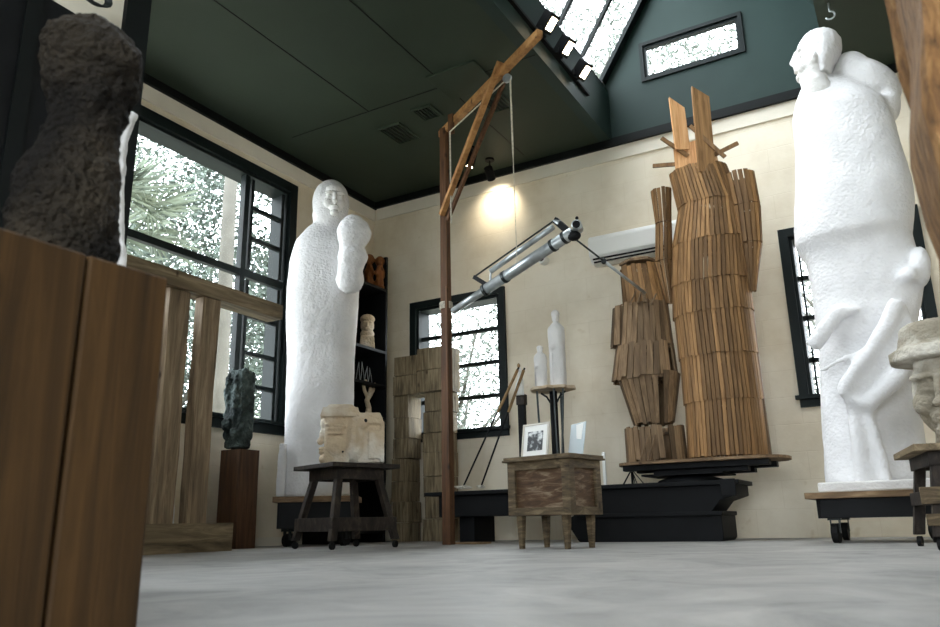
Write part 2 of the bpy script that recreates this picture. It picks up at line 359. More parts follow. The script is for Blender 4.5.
hexa(bm, [(-.09, 0, 4.17), (.02, 0, 4.17), (.02, D, 4.17), (-.09, D, 4.17), (-1.12, 0, 5.82), (-1.06, 0, 5.9), (-1.06, D, 5.9), (-1.12, D, 5.82)])
struct('roof_slope', bm, 'green')
# dark cornice board where walls meet the ceiling, pale band under it
bm = bm_new(); box(bm, XL, XR, D-.05, D, ZW-.07, ZW); struct('trim_2', bm, 'black_trim')
bm = bm_new(); box(bm, XL, XL+.05, YF, D-.05, ZW-.07, ZW); struct('trim_3', bm, 'black_trim')
bm = bm_new(); box(bm, XL+.05, XR, D-.018, D, ZW-.20, ZW-.07); struct('trim_4', bm, 'white_trim')
bm = bm_new(); box(bm, XL, XL+.018, YF, D, ZW-.2, ZW-.07); struct('trim_5', bm, 'white_trim')
bm = bm_new(); box(bm, VX0, VX1+.2, D-.03, D, ZW, ZW+.02); struct('trim_6', bm, 'black_trim')
bm = bm_new(); box(bm, XL, XL+.015, YF, D, 0, .07); struct('baseboard_left', bm, 'white_trim')
# ceiling board seams
bm = bm_new()
for Y in (2.35, 4.75): box(bm, XL+.3, VX0-.02, Y, Y+.006, ZW-.004, ZW)
for (X, y0, y1) in ((-3.68, 1.0, 4.75), (-2.9, 2.35, 6.2)): box(bm, X, X+.006, y0, y1, ZW-.004, ZW)
struct('trim_7', bm, 'black_trim')

# ------------------------------------------------------------------ windows
def win(name, axis, pos, hole, bars, casing=.07, depth=.2, proud=.03, sill=True, side=1, gd=.12):
    """axis 'Y': window in a wall of constant y (interior on the low side); axis 'X': left wall (interior on the high side)"""
    u0, u1, z0, z1 = hole
    fr = bm_new()
    def b(bm, a0, a1, c0, c1, d0, d1):    # u range, z range, depth range measured into the wall (negative = into room)
        if axis == 'Y': box(bm, a0, a1, pos+d0, pos+d1, c0, c1)
        else: box(bm, pos-d1, pos-d0, a0, a1, c0, c1)
    c = casing
    b(fr, u0-c, u0, z0-c, z1+c, -proud, .0); b(fr, u1, u1+c, z0-c, z1+c, -proud, .0)
    b(fr, u0, u1, z1, z1+c, -proud, .0); b(fr, u0, u1, z0-c, z0, -proud, .0)
    t = .025
    b(fr, u0, u0+t, z0, z1, 0, depth); b(fr, u1-t, u1, z0, z1, 0, depth); b(fr, u0+t, u1-t, z1-t, z1, 0, depth); b(fr, u0+t, u1-t, z0, z0+t, 0, depth)
    o = struct(name, fr, 'frame')
    if sill:
        s = bm_new(); b(s, u0-c-.025, u1+c+.025, z0-.012, z0+.018, -proud-.045, -.0005-proud); finish('window_sill', s, 'frame', o)
    for (a0, a1, c0, c1, d0, d1) in bars:
        s = bm_new(); b(s, a0, a1, c0, c1, d0, d1); finish('glazing_bar', s, 'frame', o)
    g = bm_new(); b(g, u0+t, u1-t, z0+t, z1-t, gd, gd+.004); finish('pane', g, 'glass', o)
    return o
# window_1: big picture pane with a column of awning sashes at its right
bars = [(W1[0]+.02, 4.515, 2.265, 2.325, .01, .06), (4.515, 4.57, W1[2]+.02, W1[3]-.02, .005, .065), (4.57, 5.035, 2.265, 2.335, .01, .06),
        (4.60, 4.635, 2.35, 3.2, .015, .045), (4.985, 5.02, 2.35, 3.2, .015, .045), (4.60, 4.635, 1.05, 2.25, .015, .045), (4.985, 5.02, 1.05, 2.25, .015, .045)]
for z in (2.64, 2.93): bars.append((4.635, 4.985, z-.018, z+.018, .012, .05))
for z in (1.32, 1.60, 1.93): bars.append((4.635, 4.985, z-.018, z+.018, .012, .05))
win('window_1', 'X', XL, W1, bars, casing=.09, gd=.028)
bars = [(W2[0]+.02, W2[1]-.02, z-.018, z+.018, .05, .09) for z in (1.33, 1.655, 1.985)]
win('window_2', 'Y', D, W2, bars, gd=.068)
bars = [(W3[0]+.02, W3[1]-.02, z-.018, z+.018, .05, .09) for z in (1.33, 1.67, 2.0)] + [(W3[0]+.05, W3[0]+.065, W3[2]+.02, W3[3]-.02, .05, .09)]
win('window_3', 'Y', D, W3, bars, gd=.068)
win('window_4', 'Y', D, GH, [], casing=.035, proud=.02, sill=False, depth=.05, gd=.03)
win('fill_window', 'Y', YF-T+.0, (-1.0, 2.6, .6, 3.1), [(x, x+.06, .62, 3.08, .05, .12) for x in (.2, 1.4)], sill=False, proud=.02, depth=.1)  # unseen window behind the camera, added and sized for fill light
# window_6: the steep skylight
def rp(s, y, off=0):
    """point on the roof slope, s metres up it"""
    dx, dz = 1/math.sqrt(1+sl*sl), sl/math.sqrt(1+sl*sl); return Vector((-2.13+dx*s-dz*off, y, 4.17+dz*s+dx*off))
def slab(bm, s0, s1, y0, y1, o0, o1):
    hexa(bm, [rp(s0, y0, o0), rp(s1, y0, o0), rp(s1, y1, o0), rp(s0, y1, o0), rp(s0, y0, o1), rp(s1, y0, o1), rp(s1, y1, o1), rp(s0, y1, o1)])
bm = bm_new(); slab(bm, 0, .04, 0, D, -.01, .03); slab(bm, 1.86, 1.95, 0, D, -.03, .08); slab(bm, .05, 1.86, D-.09, D, -.01, .03); slab(bm, .05, 1.86, 0, .07, -.01, .03)
sky = struct('window_6', bm, 'frame')
y = 5.84
while y > .3:
    bm = bm_new(); slab(bm, .05, 1.86, y-.02, y+.02, -.012, .02); finish('glazing_bar', bm, 'frame', sky); y -= .53
bm = bm_new(); slab(bm, .05, 1.86, .07, D-.07, .02, .026); finish('pane', bm, 'glass', sky)

# ================================================================== OBJECTS
def az(p): return math.atan2(-p.x, p.y)
def ringpx(xl, xr, y, Y, dr=1.0, dY=0.0):
    """a ring whose outline spans xl..xr at image row y when it stands at depth Y"""
    a = atY(xl, y, Y); b = atY(xr, y, Y); c = (a+b)/2; t = az(c); hw = (b.x-a.x)/2*math.cos(t)
    return (c.x, c.y+dY, c.z, hw, hw*dr, t)
class Frame:
    """local axes right / front (to the viewer's side) / up around a point"""
    def __init__(s, c, ang): s.c = Vector(c); s.a = ang; s.r = Vector((math.cos(ang), math.sin(ang), 0)); s.f = Vector((math.sin(ang), -math.cos(ang), 0))
    def p(s, r, f, u): return s.c + s.r*r + s.f*f + Vector((0, 0, u))
    def e(s, bm, r, f, u, rr, rf, ru, rot=(0, 0, 0), seg=16):
        mtx = Matrix.Translation(s.p(r, f, u)) @ Matrix.Rotation(s.a, 4, 'Z') @ Euler(rot).to_matrix().to_4x4() @ Matrix.Diagonal((rr, rf, ru, 1))
        bmesh.ops.create_uvsphere(bm, u_segments=seg, v_segments=seg//2+2, radius=1, matrix=mtx)
def face(bm, fr, k, depth=1.0, brow=True):
    """a stylised carved face, k = half the face height; front of the head at +f"""
    d = depth
    fr.e(bm, 0, .0*k, 0, .64*k, d*.58*k, .98*k)
    fr.e(bm, 0, .22*d*k, .56*k, .50*k, .42*d*k, .34*k)                    # forehead
    fr.e(bm, 0, .66*d*k, -.03*k, .10*k, .20*k, .36*k, (-.22, 0, 0))       # nose ridge
    fr.e(bm, 0, .78*d*k, -.30*k, .16*k, .17*k, .10*k)                     # nose tip
    for s in (-1, 1):
        fr.e(bm, s*.28*k, .57*d*k, .27*k, .28*k, .15*k, .075*k, (0, s*.12, 0))  # brow
        fr.e(bm, s*.27*k, .50*d*k, .06*k, .17*k, .11*k, .085*k)              # eyeball
        fr.e(bm, s*.27*k, .555*d*k, .10*k, .19*k, .09*k, .022*k); fr.e(bm, s*.27*k, .54*d*k, -.02*k, .18*k, .09*k, .02*k)
        fr.e(bm, s*.35*k, .38*d*k, -.26*k, .24*k, .24*k, .26*k)              # cheek
    fr.e(bm, 0, .46*d*k, -.56*k, .28*k, .2*k, .2*k)
    fr.e(bm, 0, .64*d*k, -.51*k, .21*k, .11*k, .045*k); fr.e(bm, 0, .62*d*k, -.62*k, .18*k, .11*k, .05*k)
    fr.e(bm, 0, .48*d*k, -.86*k, .24*k, .22*k, .17*k)

# ---------------------------------------------------- tall white shrouded figure holding a bundle, on a low cart, by the left window
Y1 = 5.0
base = (atY(284, 497, Y1)+atY(356, 497, Y1))/2
st = thing('plaster_statue', 'tall white plaster statue of a hooded figure holding a bundled child', 'statue', (base.x, base.y, base.z))
bm = bm_new()
loft(bm, [ringpx(284, 356, 497, Y1, .72), ringpx(285, 355, 470, Y1, .72), ringpx(286, 355, 420, Y1, .72), ringpx(288, 356, 360, Y1, .74), ringpx(287, 359, 320, Y1, .76), ringpx(288, 361, 290, Y1, .76),
          ringpx(291, 360, 262, Y1, .7), ringpx(296, 357, 244, Y1, .62), ringpx(305, 350, 232, Y1, .55), ringpx(316, 344, 222, Y1, .5)], p=2.6)
hc = (atY(313, 204, Y1)+atY(350, 204, Y1))/2; A1 = az(hc); fh = Frame(hc, A1+.12)
fh.e(bm, 0, -.03, .02, .17, .17, .225); fh.e(bm, 0, -.02, -.12, .165, .15, .14)
finish_parts = sculpt('body', bm, 'plaster', st, .018, 3, .008, .07)
bm = bm_new(); ff = Frame(fh.p(.012, .062, .0), A1+.12); face(bm, ff, .165, 1.0); sculpt('face', bm, 'plaster_fine', st, .008, 2, .003, .03)
bm = bm_new()
BR = []
for (y, xl, xr) in ((293, 345, 356), (288, 338, 362), (280, 336, 364), (270, 338, 363), (263, 338, 366), (257, 338, 369), (251, 339, 366), (246, 339, 365), (240, 338, 370), (232, 337, 372), (224, 340, 368), (218, 345, 362), (215.5, 350, 357)):
    g = ringpx(xl, xr, y, Y1-.12, .85); BR.append(g)
loft(bm, BR, 28, 2.2)
sculpt('bundled_child', bm, 'plaster', st, .014, 2, .018, .06)

def caster(bmW, bmF, c, r=.045, w=.03, ang=0):
    """wheel of radius r with its fork above"""
    mtx = Matrix.Translation(c) @ Matrix.Rotation(ang, 4, 'Z') @ Matrix.Rotation(R90, 4, 'Y')
    bmesh.ops.create_cone(bmW, cap_ends=True, segments=20, radius1=r, radius2=r, depth=w, matrix=mtx)
    c = Vector(c); ax = Vector((math.cos(ang), math.sin(ang), 0))
    for s in (-1, 1): beam(bmF, c+ax*s*(w*.5+.006), c+ax*s*(w*.5+.006)+Vector((0, 0, r*1.35)), .006, .03)
    box(bmF, -w*.8, w*.8, -.02, .02, 0, .012, Matrix.Translation(c+Vector((0, 0, r*1.3))) @ Matrix.Rotation(ang, 4, 'Z'))
def cart(name, label, c, ang, w, d, ztop, tb=.03, under=.12, wheel=.05, board='board', inset=.05):
    """low dolly: plank deck, dark rails, four casters; c is the middle on the floor"""
    t = thing(name, label, 'cart', (c[0], c[1], 0), ang)
    mt = Matrix.Translation((c[0], c[1], 0)) @ Matrix.Rotation(ang, 4, 'Z')
    n = 4
    bm = bm_new()
    for i in range(n):
        y0 = -d/2+d*i/n; box(bm, -w/2-random.uniform(0, .012), w/2+random.uniform(0, .012), y0+.002, y0+d/n-.002, ztop-tb, ztop, mt)
    finish('deck', bm, board, t, bevel=.003)
    for s in (-1, 1):
        bm = bm_new(); box(bm, -w/2+inset, w/2-inset, s*(d/2-inset)-.025, s*(d/2-inset)+.025, ztop-tb-under, ztop-tb, mt); finish('rail', bm, 'black_wood', t, bevel=.003)
        bm = bm_new(); box(bm, s*(w/2-inset)-.025, s*(w/2-inset)+.025, -d/2+inset+.03, d/2-inset-.03, ztop-tb-under, ztop-tb, mt); finish('rail', bm, 'black_wood', t, bevel=.003)
    for sx in (-1, 1):
        for sy in (-1, 1):
            bw = bm_new(); bf = bm_new(); p = mt @ Vector((sx*(w/2-inset-.06), sy*(d/2-inset-.04), wheel))
            caster(bw, bf, p, wheel, .035, ang+random.uniform(-.5, .5))
            top = ztop-tb-under-wheel*2.3
            if top > .005: box(bf, p.x-.035, p.x+.035, p.y-.035, p.y+.035, wheel*2.3, ztop-tb-under)
            w_ = finish('caster_wheel', bw, 'rubber', t); finish('caster_fork', bf, 'dark_steel', w_)
    return t
cart('wheeled_cart', 'low wheeled cart with a pale deck under the hooded white statue', (base.x+.0, base.y, 0), A1-.1, .66, .50, base.z-.001, .045, .20, .05)
# slender white block at the statue's left edge
c = (atY(285, 494, 4.8)+atY(294, 494, 4.8))/2
# stands on the cart deck
ang1 = A1-.1
p = base + Vector((math.cos(ang1), math.sin(ang1), 0))*(-.285) + Vector((math.sin(ang1), -math.cos(ang1), 0))*.17
t = thing('plaster_fragment', 'narrow upright white plaster fragment at the foot of the hooded statue', 'sculpture', (p.x, p.y, base.z))
bm = bm_new(); loft(bm, [(p.x, p.y, base.z+.001, .034, .034, .5), (p.x, p.y, base.z+.12, .036, .034, .5), (p.x+.004, p.y, base.z+.30, .033, .032, .5), (p.x+.004, p.y, base.z+.42, .026, .028, .5)], p=4)
sculpt('block', bm, 'plaster', t, .009, 2, .012, .04)

# ---------------------------------------------------- dark stool with splayed legs in front of it
def stool(name, label, corner, ang, s, h, top_w, label_cat='stool', rail=(.17, .25), top_t=.03, board='dark_stool', apron=.075, splay=.10, castor=True, d=None):
    d = d or s
    ca, sa = math.cos(ang), math.sin(ang)
    c = Vector(corner) + Vector((-ca, -sa, 0))*0 
    t = thing(name, label, label_cat, (c.x, c.y, 0), ang)
    mt = Matrix.Translation((c.x, c.y, 0)) @ Matrix.Rotation(ang, 4, 'Z')
    bm = bm_new()
    n = 3
    for i in range(n):
        y0 = -top_w/2+top_w*i/n; box(bm, -top_w/2, top_w/2, y0+.001, y0+top_w/n-.001, h-top_t, h, mt)
    finish('top', bm, board, t, bevel=.003)
    k = s/2-splay
    za = h-top_t
    for s2 in (-1, 1):
        for ax in (0, 1):
            bm = bm_new(); q = k+.03
            if ax: pts = [(-q-.012, s2*q-.012, za-apron), (q+.012, s2*q-.012, za-apron), (q+.012, s2*q+.012, za-apron), (-q-.012, s2*q+.012, za-apron)]
            else: pts = [(s2*q-.012, -q+.012, za-apron), (s2*q+.012, -q+.012, za-apron), (s2*q+.012, q-.012, za-apron), (s2*q-.012, q-.012, za-apron)]
            pts += [(x, y, za) for x, y, z in pts]
            hexa(bm, [mt @ Vector(v) for v in pts]); finish('apron', bm, 'dark_stool', t, bevel=.002)
            bm = bm_new(); zz = (rail[0]+rail[1])/2; g = k+splay*(1-zz/h)+.024
            if ax: box(bm, -g-.012, g+.012, s2*g-.012, s2*g+.012, rail[0], rail[1], mt)
            else: box(bm, s2*g-.012, s2*g+.012, -g+.012, g-.012, rail[0], rail[1], mt)
            finish('lower_rail', bm, 'dark_stool', t, bevel=.002)
    lowz = .055 if castor else 0
    for sx in (-1, 1):
        for sy in (-1, 1):
            a = Vector((sx*k, sy*k, za)); b = Vector((sx*(s/2), sy*(s/2), lowz)); w = .024
            bm = bm_new(); hexa(bm, [mt @ (b+Vector(v)) for v in ((-w, -w, 0), (w, -w, 0), (w, w, 0), (-w, w, 0))] + [mt @ (a+Vector(v)) for v in ((-w, -w, 0), (w, -w, 0), (w, w, 0), (-w, w, 0))])
            lg = finish('leg', bm, 'dark_stool', t, bevel=.003)
            if castor:
                bw = bm_new(); bf = bm_new(); pw = mt @ Vector((sx*s/2, sy*s/2, .024)); caster(bw, bf, pw, .024, .02, ang+sx*.4)
                finish('caster', bw, 'rubber', lg); bf.free()
    return t
# nearest corner stands at the image point of its front leg; the square is turned 20 degrees
angS = math.radians(-19.6); sS = .50
cornerF = Vector((-3.40, 4.09, 0)); ctr = cornerF + Vector((-math.cos(angS), -math.sin(angS), 0))*sS/2 + Vector((-math.sin(angS), math.cos(angS), 0))*sS/2
HS = .565
stool('wooden_stool', 'dark stained wooden stool on casters carrying a carved plaster head', ctr, angS, sS, HS, .55, rail=(.115, .205))
# carved plaster block with a profile face, lying on the stool
pc = Vector((ctr.x, ctr.y, HS)); AZ = az(pc)
t = thing('plaster_carving', 'cream plaster carving with a face in profile, lying on the dark stool', 'sculpture', tuple(pc), AZ)
fr = Frame(pc, AZ)
bm = bm_new()
def fbox(bm, fr, r0, r1, f0, f1, u0, u1, tw=(1, 1), ch=0):
    pts = [fr.p(r0, f0, u0), fr.p(r1, f0, u0), fr.p(r1, f1, u0), fr.p(r0, f1, u0), fr.p(r0+ch, f0, u1), fr.p(r1-ch, f0, u1), fr.p(r1-ch, f1, u1), fr.p(r0+ch, f1, u1)]
    hexa(bm, pts)
fbox(bm, fr, -.16, .02, -.11, .095, .014, .36)
fbox(bm, fr, -.195, .09, -.13, .135, .335, .40, ch=.02); fbox(bm, fr, -.16, .06, -.11, .115, .395, .425, ch=.03)
fr.e(bm, -.165, .0, .30, .03, .09, .05); fr.e(bm, -.175, .03, .225, .022, .03, .055, (0, .2, 0)); fr.e(bm, -.19, .03, .17, .024, .03, .026)
fr.e(bm, -.175, .03, .115, .026, .05, .014); fr.e(bm, -.172, .03, .09, .026, .05, .015); fr.e(bm, -.165, .02, .045, .032, .07, .035)
fr.e(bm, -.085, .105, .275, .075, .03, .014, (0, .1, 0)); fr.e(bm, -.085, .10, .235, .05, .022, .024); fr.e(bm, -.085, .112, .25, .06, .02, .008); fr.e(bm, -.085, .11, .215, .055, .018, .007)
fr.e(bm, -.08, .085, .13, .075, .035, .075)
fr.e(bm, .055, .03, .20, .07, .115, .20); fr.e(bm, .05, .03, .12, .08, .105, .11); fr.e(bm, .09, .10, .30, .06, .04, .06)
fbox(bm, fr, .08, .255, -.10, .09, .014, .33, ch=.006); fbox(bm, fr, .15, .225, .09, .108, .04, .235)
fbox(bm, fr, .06, .26, -.1, .115, .285, .365, ch=.03); fbox(bm, fr, .235, .262, -.1, .11, .014, .3)
sculpt('head', bm, 'plaster_aged', t, .007, 1, .006, .03)
bm = bm_new(); fr.e(bm, .125, .126, .305, .014, .010, .014); finish('hole', bm, 'photo_black', t, smooth=True)
bm = bm_new(); fr.e(bm, -.03, .10, .09, .008, .008, .008); finish('hole', bm, 'photo_black', t, smooth=True)

# ---------------------------------------------------- timber frame of two posts, sill and lintel beside the left window
XT = -4.2
t = thing('timber_gateway', 'weathered timber posts between a floor beam and a lintel, before the left window', 'sculpture', (XT-.08, 3.6, 0))
def rough_box(x0, x1, y0, y1, z0, z1, seed, amp=.012, n=6):
    bm = bm_new(); box(bm, x0, x1, y0, y1, z0, z1)
    bmesh.ops.subdivide_edges(bm, edges=bm.edges[:], cuts=n, use_grid_fill=True)
    for v in bm.verts:
        q = v.co*2.2 + Vector((seed*3.1, seed*1.7, 0)); d = noise.noise_vector(q); v.co += Vector((d.x, d.y, d.z))*amp
    return bm
finish('base_beam', rough_box(XT-.20, XT, 2.6, 3.99, 0.0, .185, 1, .008), 'timber_y', t)
finish('post', rough_box(XT-.10, XT-.02, 3.325, 3.49, .18, 1.74, 2), 'timber', t)
finish('post', rough_box(XT-.10, XT-.02, 3.60, 3.755, .18, 1.75, 3), 'timber', t)
finish('post', rough_box(XT-.16, XT-.02, 2.72, 2.95, .18, 1.74, 5), 'timber', t)
finish('lintel', rough_box(XT-.15, XT+.01, 2.55, 4.36, 1.735, 1.85, 4, .008), 'timber_y', t)
# plaster pieces behind the posts
t = thing('plaster_slab', 'rough white plaster slab standing between the timber posts and the left window', 'sculpture', (XT-.38, 3.35, 0))
bm = bm_new()
loft(bm, [(XT-.38, 3.33, .0, .10, .44), (XT-.38, 3.33, .6, .10, .42), (XT-.38, 3.33, 1.2, .09, .40), (XT-.38, 3.33, 1.68, .08, .36)], p=5)
sculpt('slab', bm, 'plaster', t, .025, 2, .03, .12)

# ---------------------------------------------------- brown post pedestal with a dark green carving
YP = 4.38
t = thing('pedestal', 'square red-brown timber pedestal on the floor between the timber frame and the left window end', 'pedestal', (-4.60, YP, 0))
c0 = atX(222, 500, -4.6); 
finish('post', rough_box(-4.70, -4.49, YP-.09, YP+.11, 0, .735, 7, .003), 'pedestal', t)
t = thing('stone_carving', 'dark green stone carving standing upright on the red-brown timber pedestal', 'sculpture', (-4.58, YP-.02, .735))
bm = bm_new(); cx, cy = -4.60, YP-.02
loft(bm, [(cx, cy, .750, .09, .07), (cx, cy, .80, .085, .075), (cx, cy, .84, .10, .085), (cx, cy, 1.0, .105, .085), (cx+.005, cy, 1.2, .095, .085), (cx+.01, cy, 1.32, .09, .08), (cx+.01, cy, 1.36, .085, .07)], p=4)
for (dx, dy, z, r, rz_) in ((.075, -.03, 1.34, .025, .05), (-.05, -.08, 1.2, .03, .14), (.04, -.085, 1.12, .025, .2), (-.02, -.085, .93, .05, .06), (.05, -.08, .86, .04, .05), (-.07, -.03, 1.36, .02, .03)): ell(bm, (cx+dx, cy+dy, z), (r, r, rz_))
sculpt('carving', bm, 'green_stone', t, .01, 1, .035, .04)

# ---------------------------------------------------- black bookcase in the corner
XB = -4.42; YB0, YB1, ZB = 5.40, 6.08, 2.80
t = thing('bookcase', 'tall narrow black bookcase in the corner behind the hooded statue', 'bookcase', ((XL+XB)/2, (YB0+YB1)/2, 0))
for y in (YB0, YB1-.03):
    bm = bm_new(); box(bm, XL+.02, XB, y, y+.03, 0, ZB); finish('side_panel', bm, 'black_wood', t, bevel=.002)
bm = bm_new(); box(bm, XL+.02, XL+.035, YB0+.03, YB1-.03, 0, ZB-.33); finish('back_panel', bm, 'black_wood', t)
SHZ = atX(368, 415, -4.45).z-.03
SH = [2.42, 1.78, 1.44, SHZ, .6, .08]
for z in SH:
    bm = bm_new(); box(bm, XL+.036, XB+.005, YB0+.031, YB1-.031, z, z+.028); finish('shelf', bm, 'black_wood', t, bevel=.002)
# things on its shelves
zt = 2.448
p = atX(374.5, 281, -4.52); p = Vector((-4.52, p.y, zt))
t = thing('carved_figure', 'small orange-brown carved wooden figure of a standing pair on the top shelf', 'figurine', tuple(p))
fr = Frame(p, az(p)); bm = bm_new()
for s in (-1, 1):
    fr.e(bm, s*.052, 0, .315-.01*s, .05, .05, .055); fr.e(bm, s*.052, 0, .235, .035, .045, .05); fr.e(bm, s*.056, 0, .17, .05, .05, .08); fr.e(bm, s*.05, 0, .07, .046, .05, .08)
    fr.e(bm, s*.03, .04, .2, .02, .02, .06, (0, s*.4, 0))
fbox(bm, fr, -.10, .10, -.06, .06, .001, .03)
sculpt('figures', bm, 'orange_wood', t, .008, 1, .006, .03)
p = atX(367, 350, -4.5); p = Vector((-4.5, p.y, 1.808))
t = thing('plaster_bust', 'small cream plaster bust on the second shelf of the black bookcase', 'bust', tuple(p))
fr = Frame(p, az(p)); bm = bm_new()
fbox(bm, fr, -.075, .075, -.06, .06, .001, .12, ch=.01); fr.e(bm, 0, 0, .15, .07, .06, .05); fr.e(bm, 0, 0, .24, .068, .07, .09); fr.e(bm, 0, .0, .30, .075, .075, .05); fr.e(bm, .0, .065, .23, .014, .02, .03); fr.e(bm, 0, .055, .19, .03, .02, .012)
fr.e(bm, -.03, .055, .255, .018, .012, .01); fr.e(bm, .03, .055, .255, .018, .012, .01)
sculpt('bust', bm, 'plaster_aged', t, .008, 1, .008, .03)
for i, (dy, h, tilt) in enumerate(((-.17, .19, .1), (-.08, .2, -.12), (.0, .17, .15), (.08, .16, -.1))):
    p = Vector((-4.5, atX(368, 386, -4.5).y+dy*.75-.03, 1.468)); bm = bm_new()
    lab = ['leftmost and tallest-standing bent wire figurine on the third shelf', 'bent wire figurine second from the left on the third shelf', 'bent wire figurine third from the left on the third shelf', 'shortest bent wire figurine at the right of the third shelf'][i]
    tube(bm, [p+Vector((0, -.03, .003)), p+Vector((0, -.012, h*.55)), p+Vector((0, tilt*.1, h)), p+Vector((0, .018, h*.5)), p+Vector((0, .035, .003))], .0035, 6)
    tube(bm, [p+Vector((0, -.035, .004)), p+Vector((0, .04, .004))], .0035, 6)
    tag(recentre(finish('wire_figurine', bm, 'steel', smooth=True)), lab, 'figurine', 'wire figurines on the third shelf')
p = atX(368, 412, -4.5); p = Vector((-4.5, p.y, SHZ+.029))
t = thing('twisted_sculpture', 'small pale twisted driftwood-like sculpture on the shelf just above the carved plaster head', 'sculpture', tuple(p))
bm = bm_new()
tube(bm, [p+Vector(v) for v in ((0, 0, .002), (0, .01, .08), (0, -.02, .15), (0, .02, .21), (0, .07, .26), (0, .09, .31))], [.035, .028, .026, .03, .022, .012], 8)
tube(bm, [p+Vector(v) for v in ((0, -.01, .18), (0, -.06, .24), (0, -.08, .30), (0, -.04, .34), (0, .0, .31))], [.02, .018, .016, .014, .01], 8)
tube(bm, [p+Vector(v) for v in ((0, .02, .22), (0, .03, .3), (0, .10, .33), (0, .14, .30))], [.02, .016, .012, .01], 8)
sculpt('form', bm, 'plaster_aged', t, .007, 1, .008, .02)

# ---------------------------------------------------- grey crosstie columns
YC = 6.1
def stack_column(name, label, xl, xr, rows, y0, y1):
    """squared blocks stacked to a column; rows: (z0, z1, grow left, grow right)"""
    t = thing(name, label, 'sculpture', ((xl+xr)/2, (y0+y1)/2, 0))
    for i, (z0, z1, gl, gr) in enumerate(rows):
        bm = rough_box(xl-gl, xr+gr, y0-.5*min(gl, .05), y1, z0, z1-.004, i*2.3+xl, .007, 3)
        finish('block', bm, 'column', t)
    return t
xa = atY(392.5, 450, YC).x; xc = atY(424, 450, YC).x
def column(name, label, x0, w, d, cap0, cap1, rows, ncap):
    t = thing(name, label, 'sculpture', (x0+w/2, YC+d/2, 0))
    for i, (z0, z1) in enumerate(rows):
        cap = i >= len(rows)-ncap; g = random.uniform(-.012, .012)
        a, b = (cap0, cap1) if cap else (x0+g, x0+w+g)
        finish('block', rough_box(a, b, YC-(.035 if cap else 0)+g*.6, YC+d, z0, z1-.005, i*2.3+x0, .008, 3), 'column', t)
column('timber_column', 'left of two grey stacked timber columns below the back window', xa, .175, .22, xa+.03, xc-.06,
       [(0, .17), (.17, .36), (.36, .55), (.55, .76), (.76, .95), (.95, 1.15), (1.15, 1.36), (1.36, 1.55), (1.55, 1.74)], 2)
column('timber_column', 'right of two grey stacked timber columns, directly behind the brown mast', xc, .24, .22, xc-.052, xc+.27,
       [(0, .2), (.2, .4), (.4, .58), (.58, .8), (.8, .98), (.98, 1.18), (1.18, 1.36), (1.36, 1.57), (1.57, 1.79)], 2)

# ---------------------------------------------------- black bench along the back wall
YQ = 5.52; zq = .405
bx0 = atY(424, 492, YQ).x; bx1 = atY(738, 478, YQ).x; px0 = atY(577, 530, YQ).x; px1 = atY(722, 530, YQ).x
t = thing('steel_bench', 'long low black steel bench with a heavy pier running along the back wall', 'bench', ((bx0+bx1)/2, YQ+.3, 0))
bm = bm_new(); box(bm, bx0, bx1, YQ, YQ+.5, zq-.03, zq); finish('bench_top', bm, 'black', t, bevel=.004)
bm = bm_new(); box(bm, bx0+.12, px0, YQ+.04, YQ+.46, zq-.20, zq-.03); finish('bench_beam', bm, 'black', t, bevel=.004)
bm = bm_new(); box(bm, bx0+.28, bx0+.42, YQ+.1, YQ+.45, 0, zq-.20); finish('bench_foot', bm, 'black', t, bevel=.004)
bm = bm_new()
prof = [(px0, 0), (px1-.02, 0), (px1, .02), (px1, .17), (px1-.06, .2), (px1+.0, .27), (bx1-.03, zq-.1), (bx1-.03, zq-.03), (px0-.02, zq-.03), (px0-.02, .2), (px0-.1, .16), (px0-.08, .12)]
poly_prism(bm, prof, YQ+.03, YQ+.48); finish('pier', bm, 'black', t, bevel=.006)
bm = bm_new(); box(bm, px0-.01, px1+.012, YQ+.012, YQ+.49, .17, .2); finish('pier_moulding', bm, 'black', t, bevel=.006)
bm = bm_new(); box(bm, bx1-.12, bx1-.02, YQ-.012, YQ+.0, zq-.11, zq+.005); finish('end_bracket', bm, 'black', t, bevel=.003)

# ---------------------------------------------------- turntable with two lath figures
TY = 5.80; ztt = .56
tx0 = atY(611, 463, TY-.25).x; tx1 = atY(789, 457, TY-.1).x; tcx = atY(690, 470, TY).x
t = thing('turntable', 'wide plank turntable platform on dark joists and a conical hub, carrying the lath figures', 'turntable', (tcx, TY+.05, zq))
bm = bm_new()
npl = 7
for i in range(npl):
    f0 = i/npl; f1 = (i+1)/npl; y0 = TY-.28+.56*f0; y1 = TY-.28+.56*f1
    e = lambda f: .16*math.sqrt(max(0, 1-(2*f-1)**2))
    a0, a1 = e(f0), e(f1)
    hexa(bm, [(tx0+.16-a0, y0+.001, ztt-.02), (tx1-.16+a0, y0+.001, ztt-.02), (tx1-.16+a1, y1-.001, ztt-.02), (tx0+.16-a1, y1-.001, ztt-.02),
              (tx0+.16-a0, y0+.001, ztt), (tx1-.16+a0, y0+.001, ztt), (tx1-.16+a1, y1-.001, ztt), (tx0+.16-a1, y1-.001, ztt)])
finish('platform', bm, 'board', t)
for (a, b, y, z0, z1) in ((.07, 1.1, -.2, .50, .539), (.07, 1.1, .12, .50, .539), (.28, .95, -.14, .468, .499), (.28, .95, .1, .468, .499)):
    bm = bm_new(); box(bm, tx0+a, tx0+b, TY+y, TY+y+.09, z0, z1); finish('joist', bm, 'black_wood', t, bevel=.002)
bm = bm_new(); box(bm, tcx-.3, tcx+.28, TY-.22, TY+.22, .455, .467); finish('bearing_plate', bm, 'black', t)
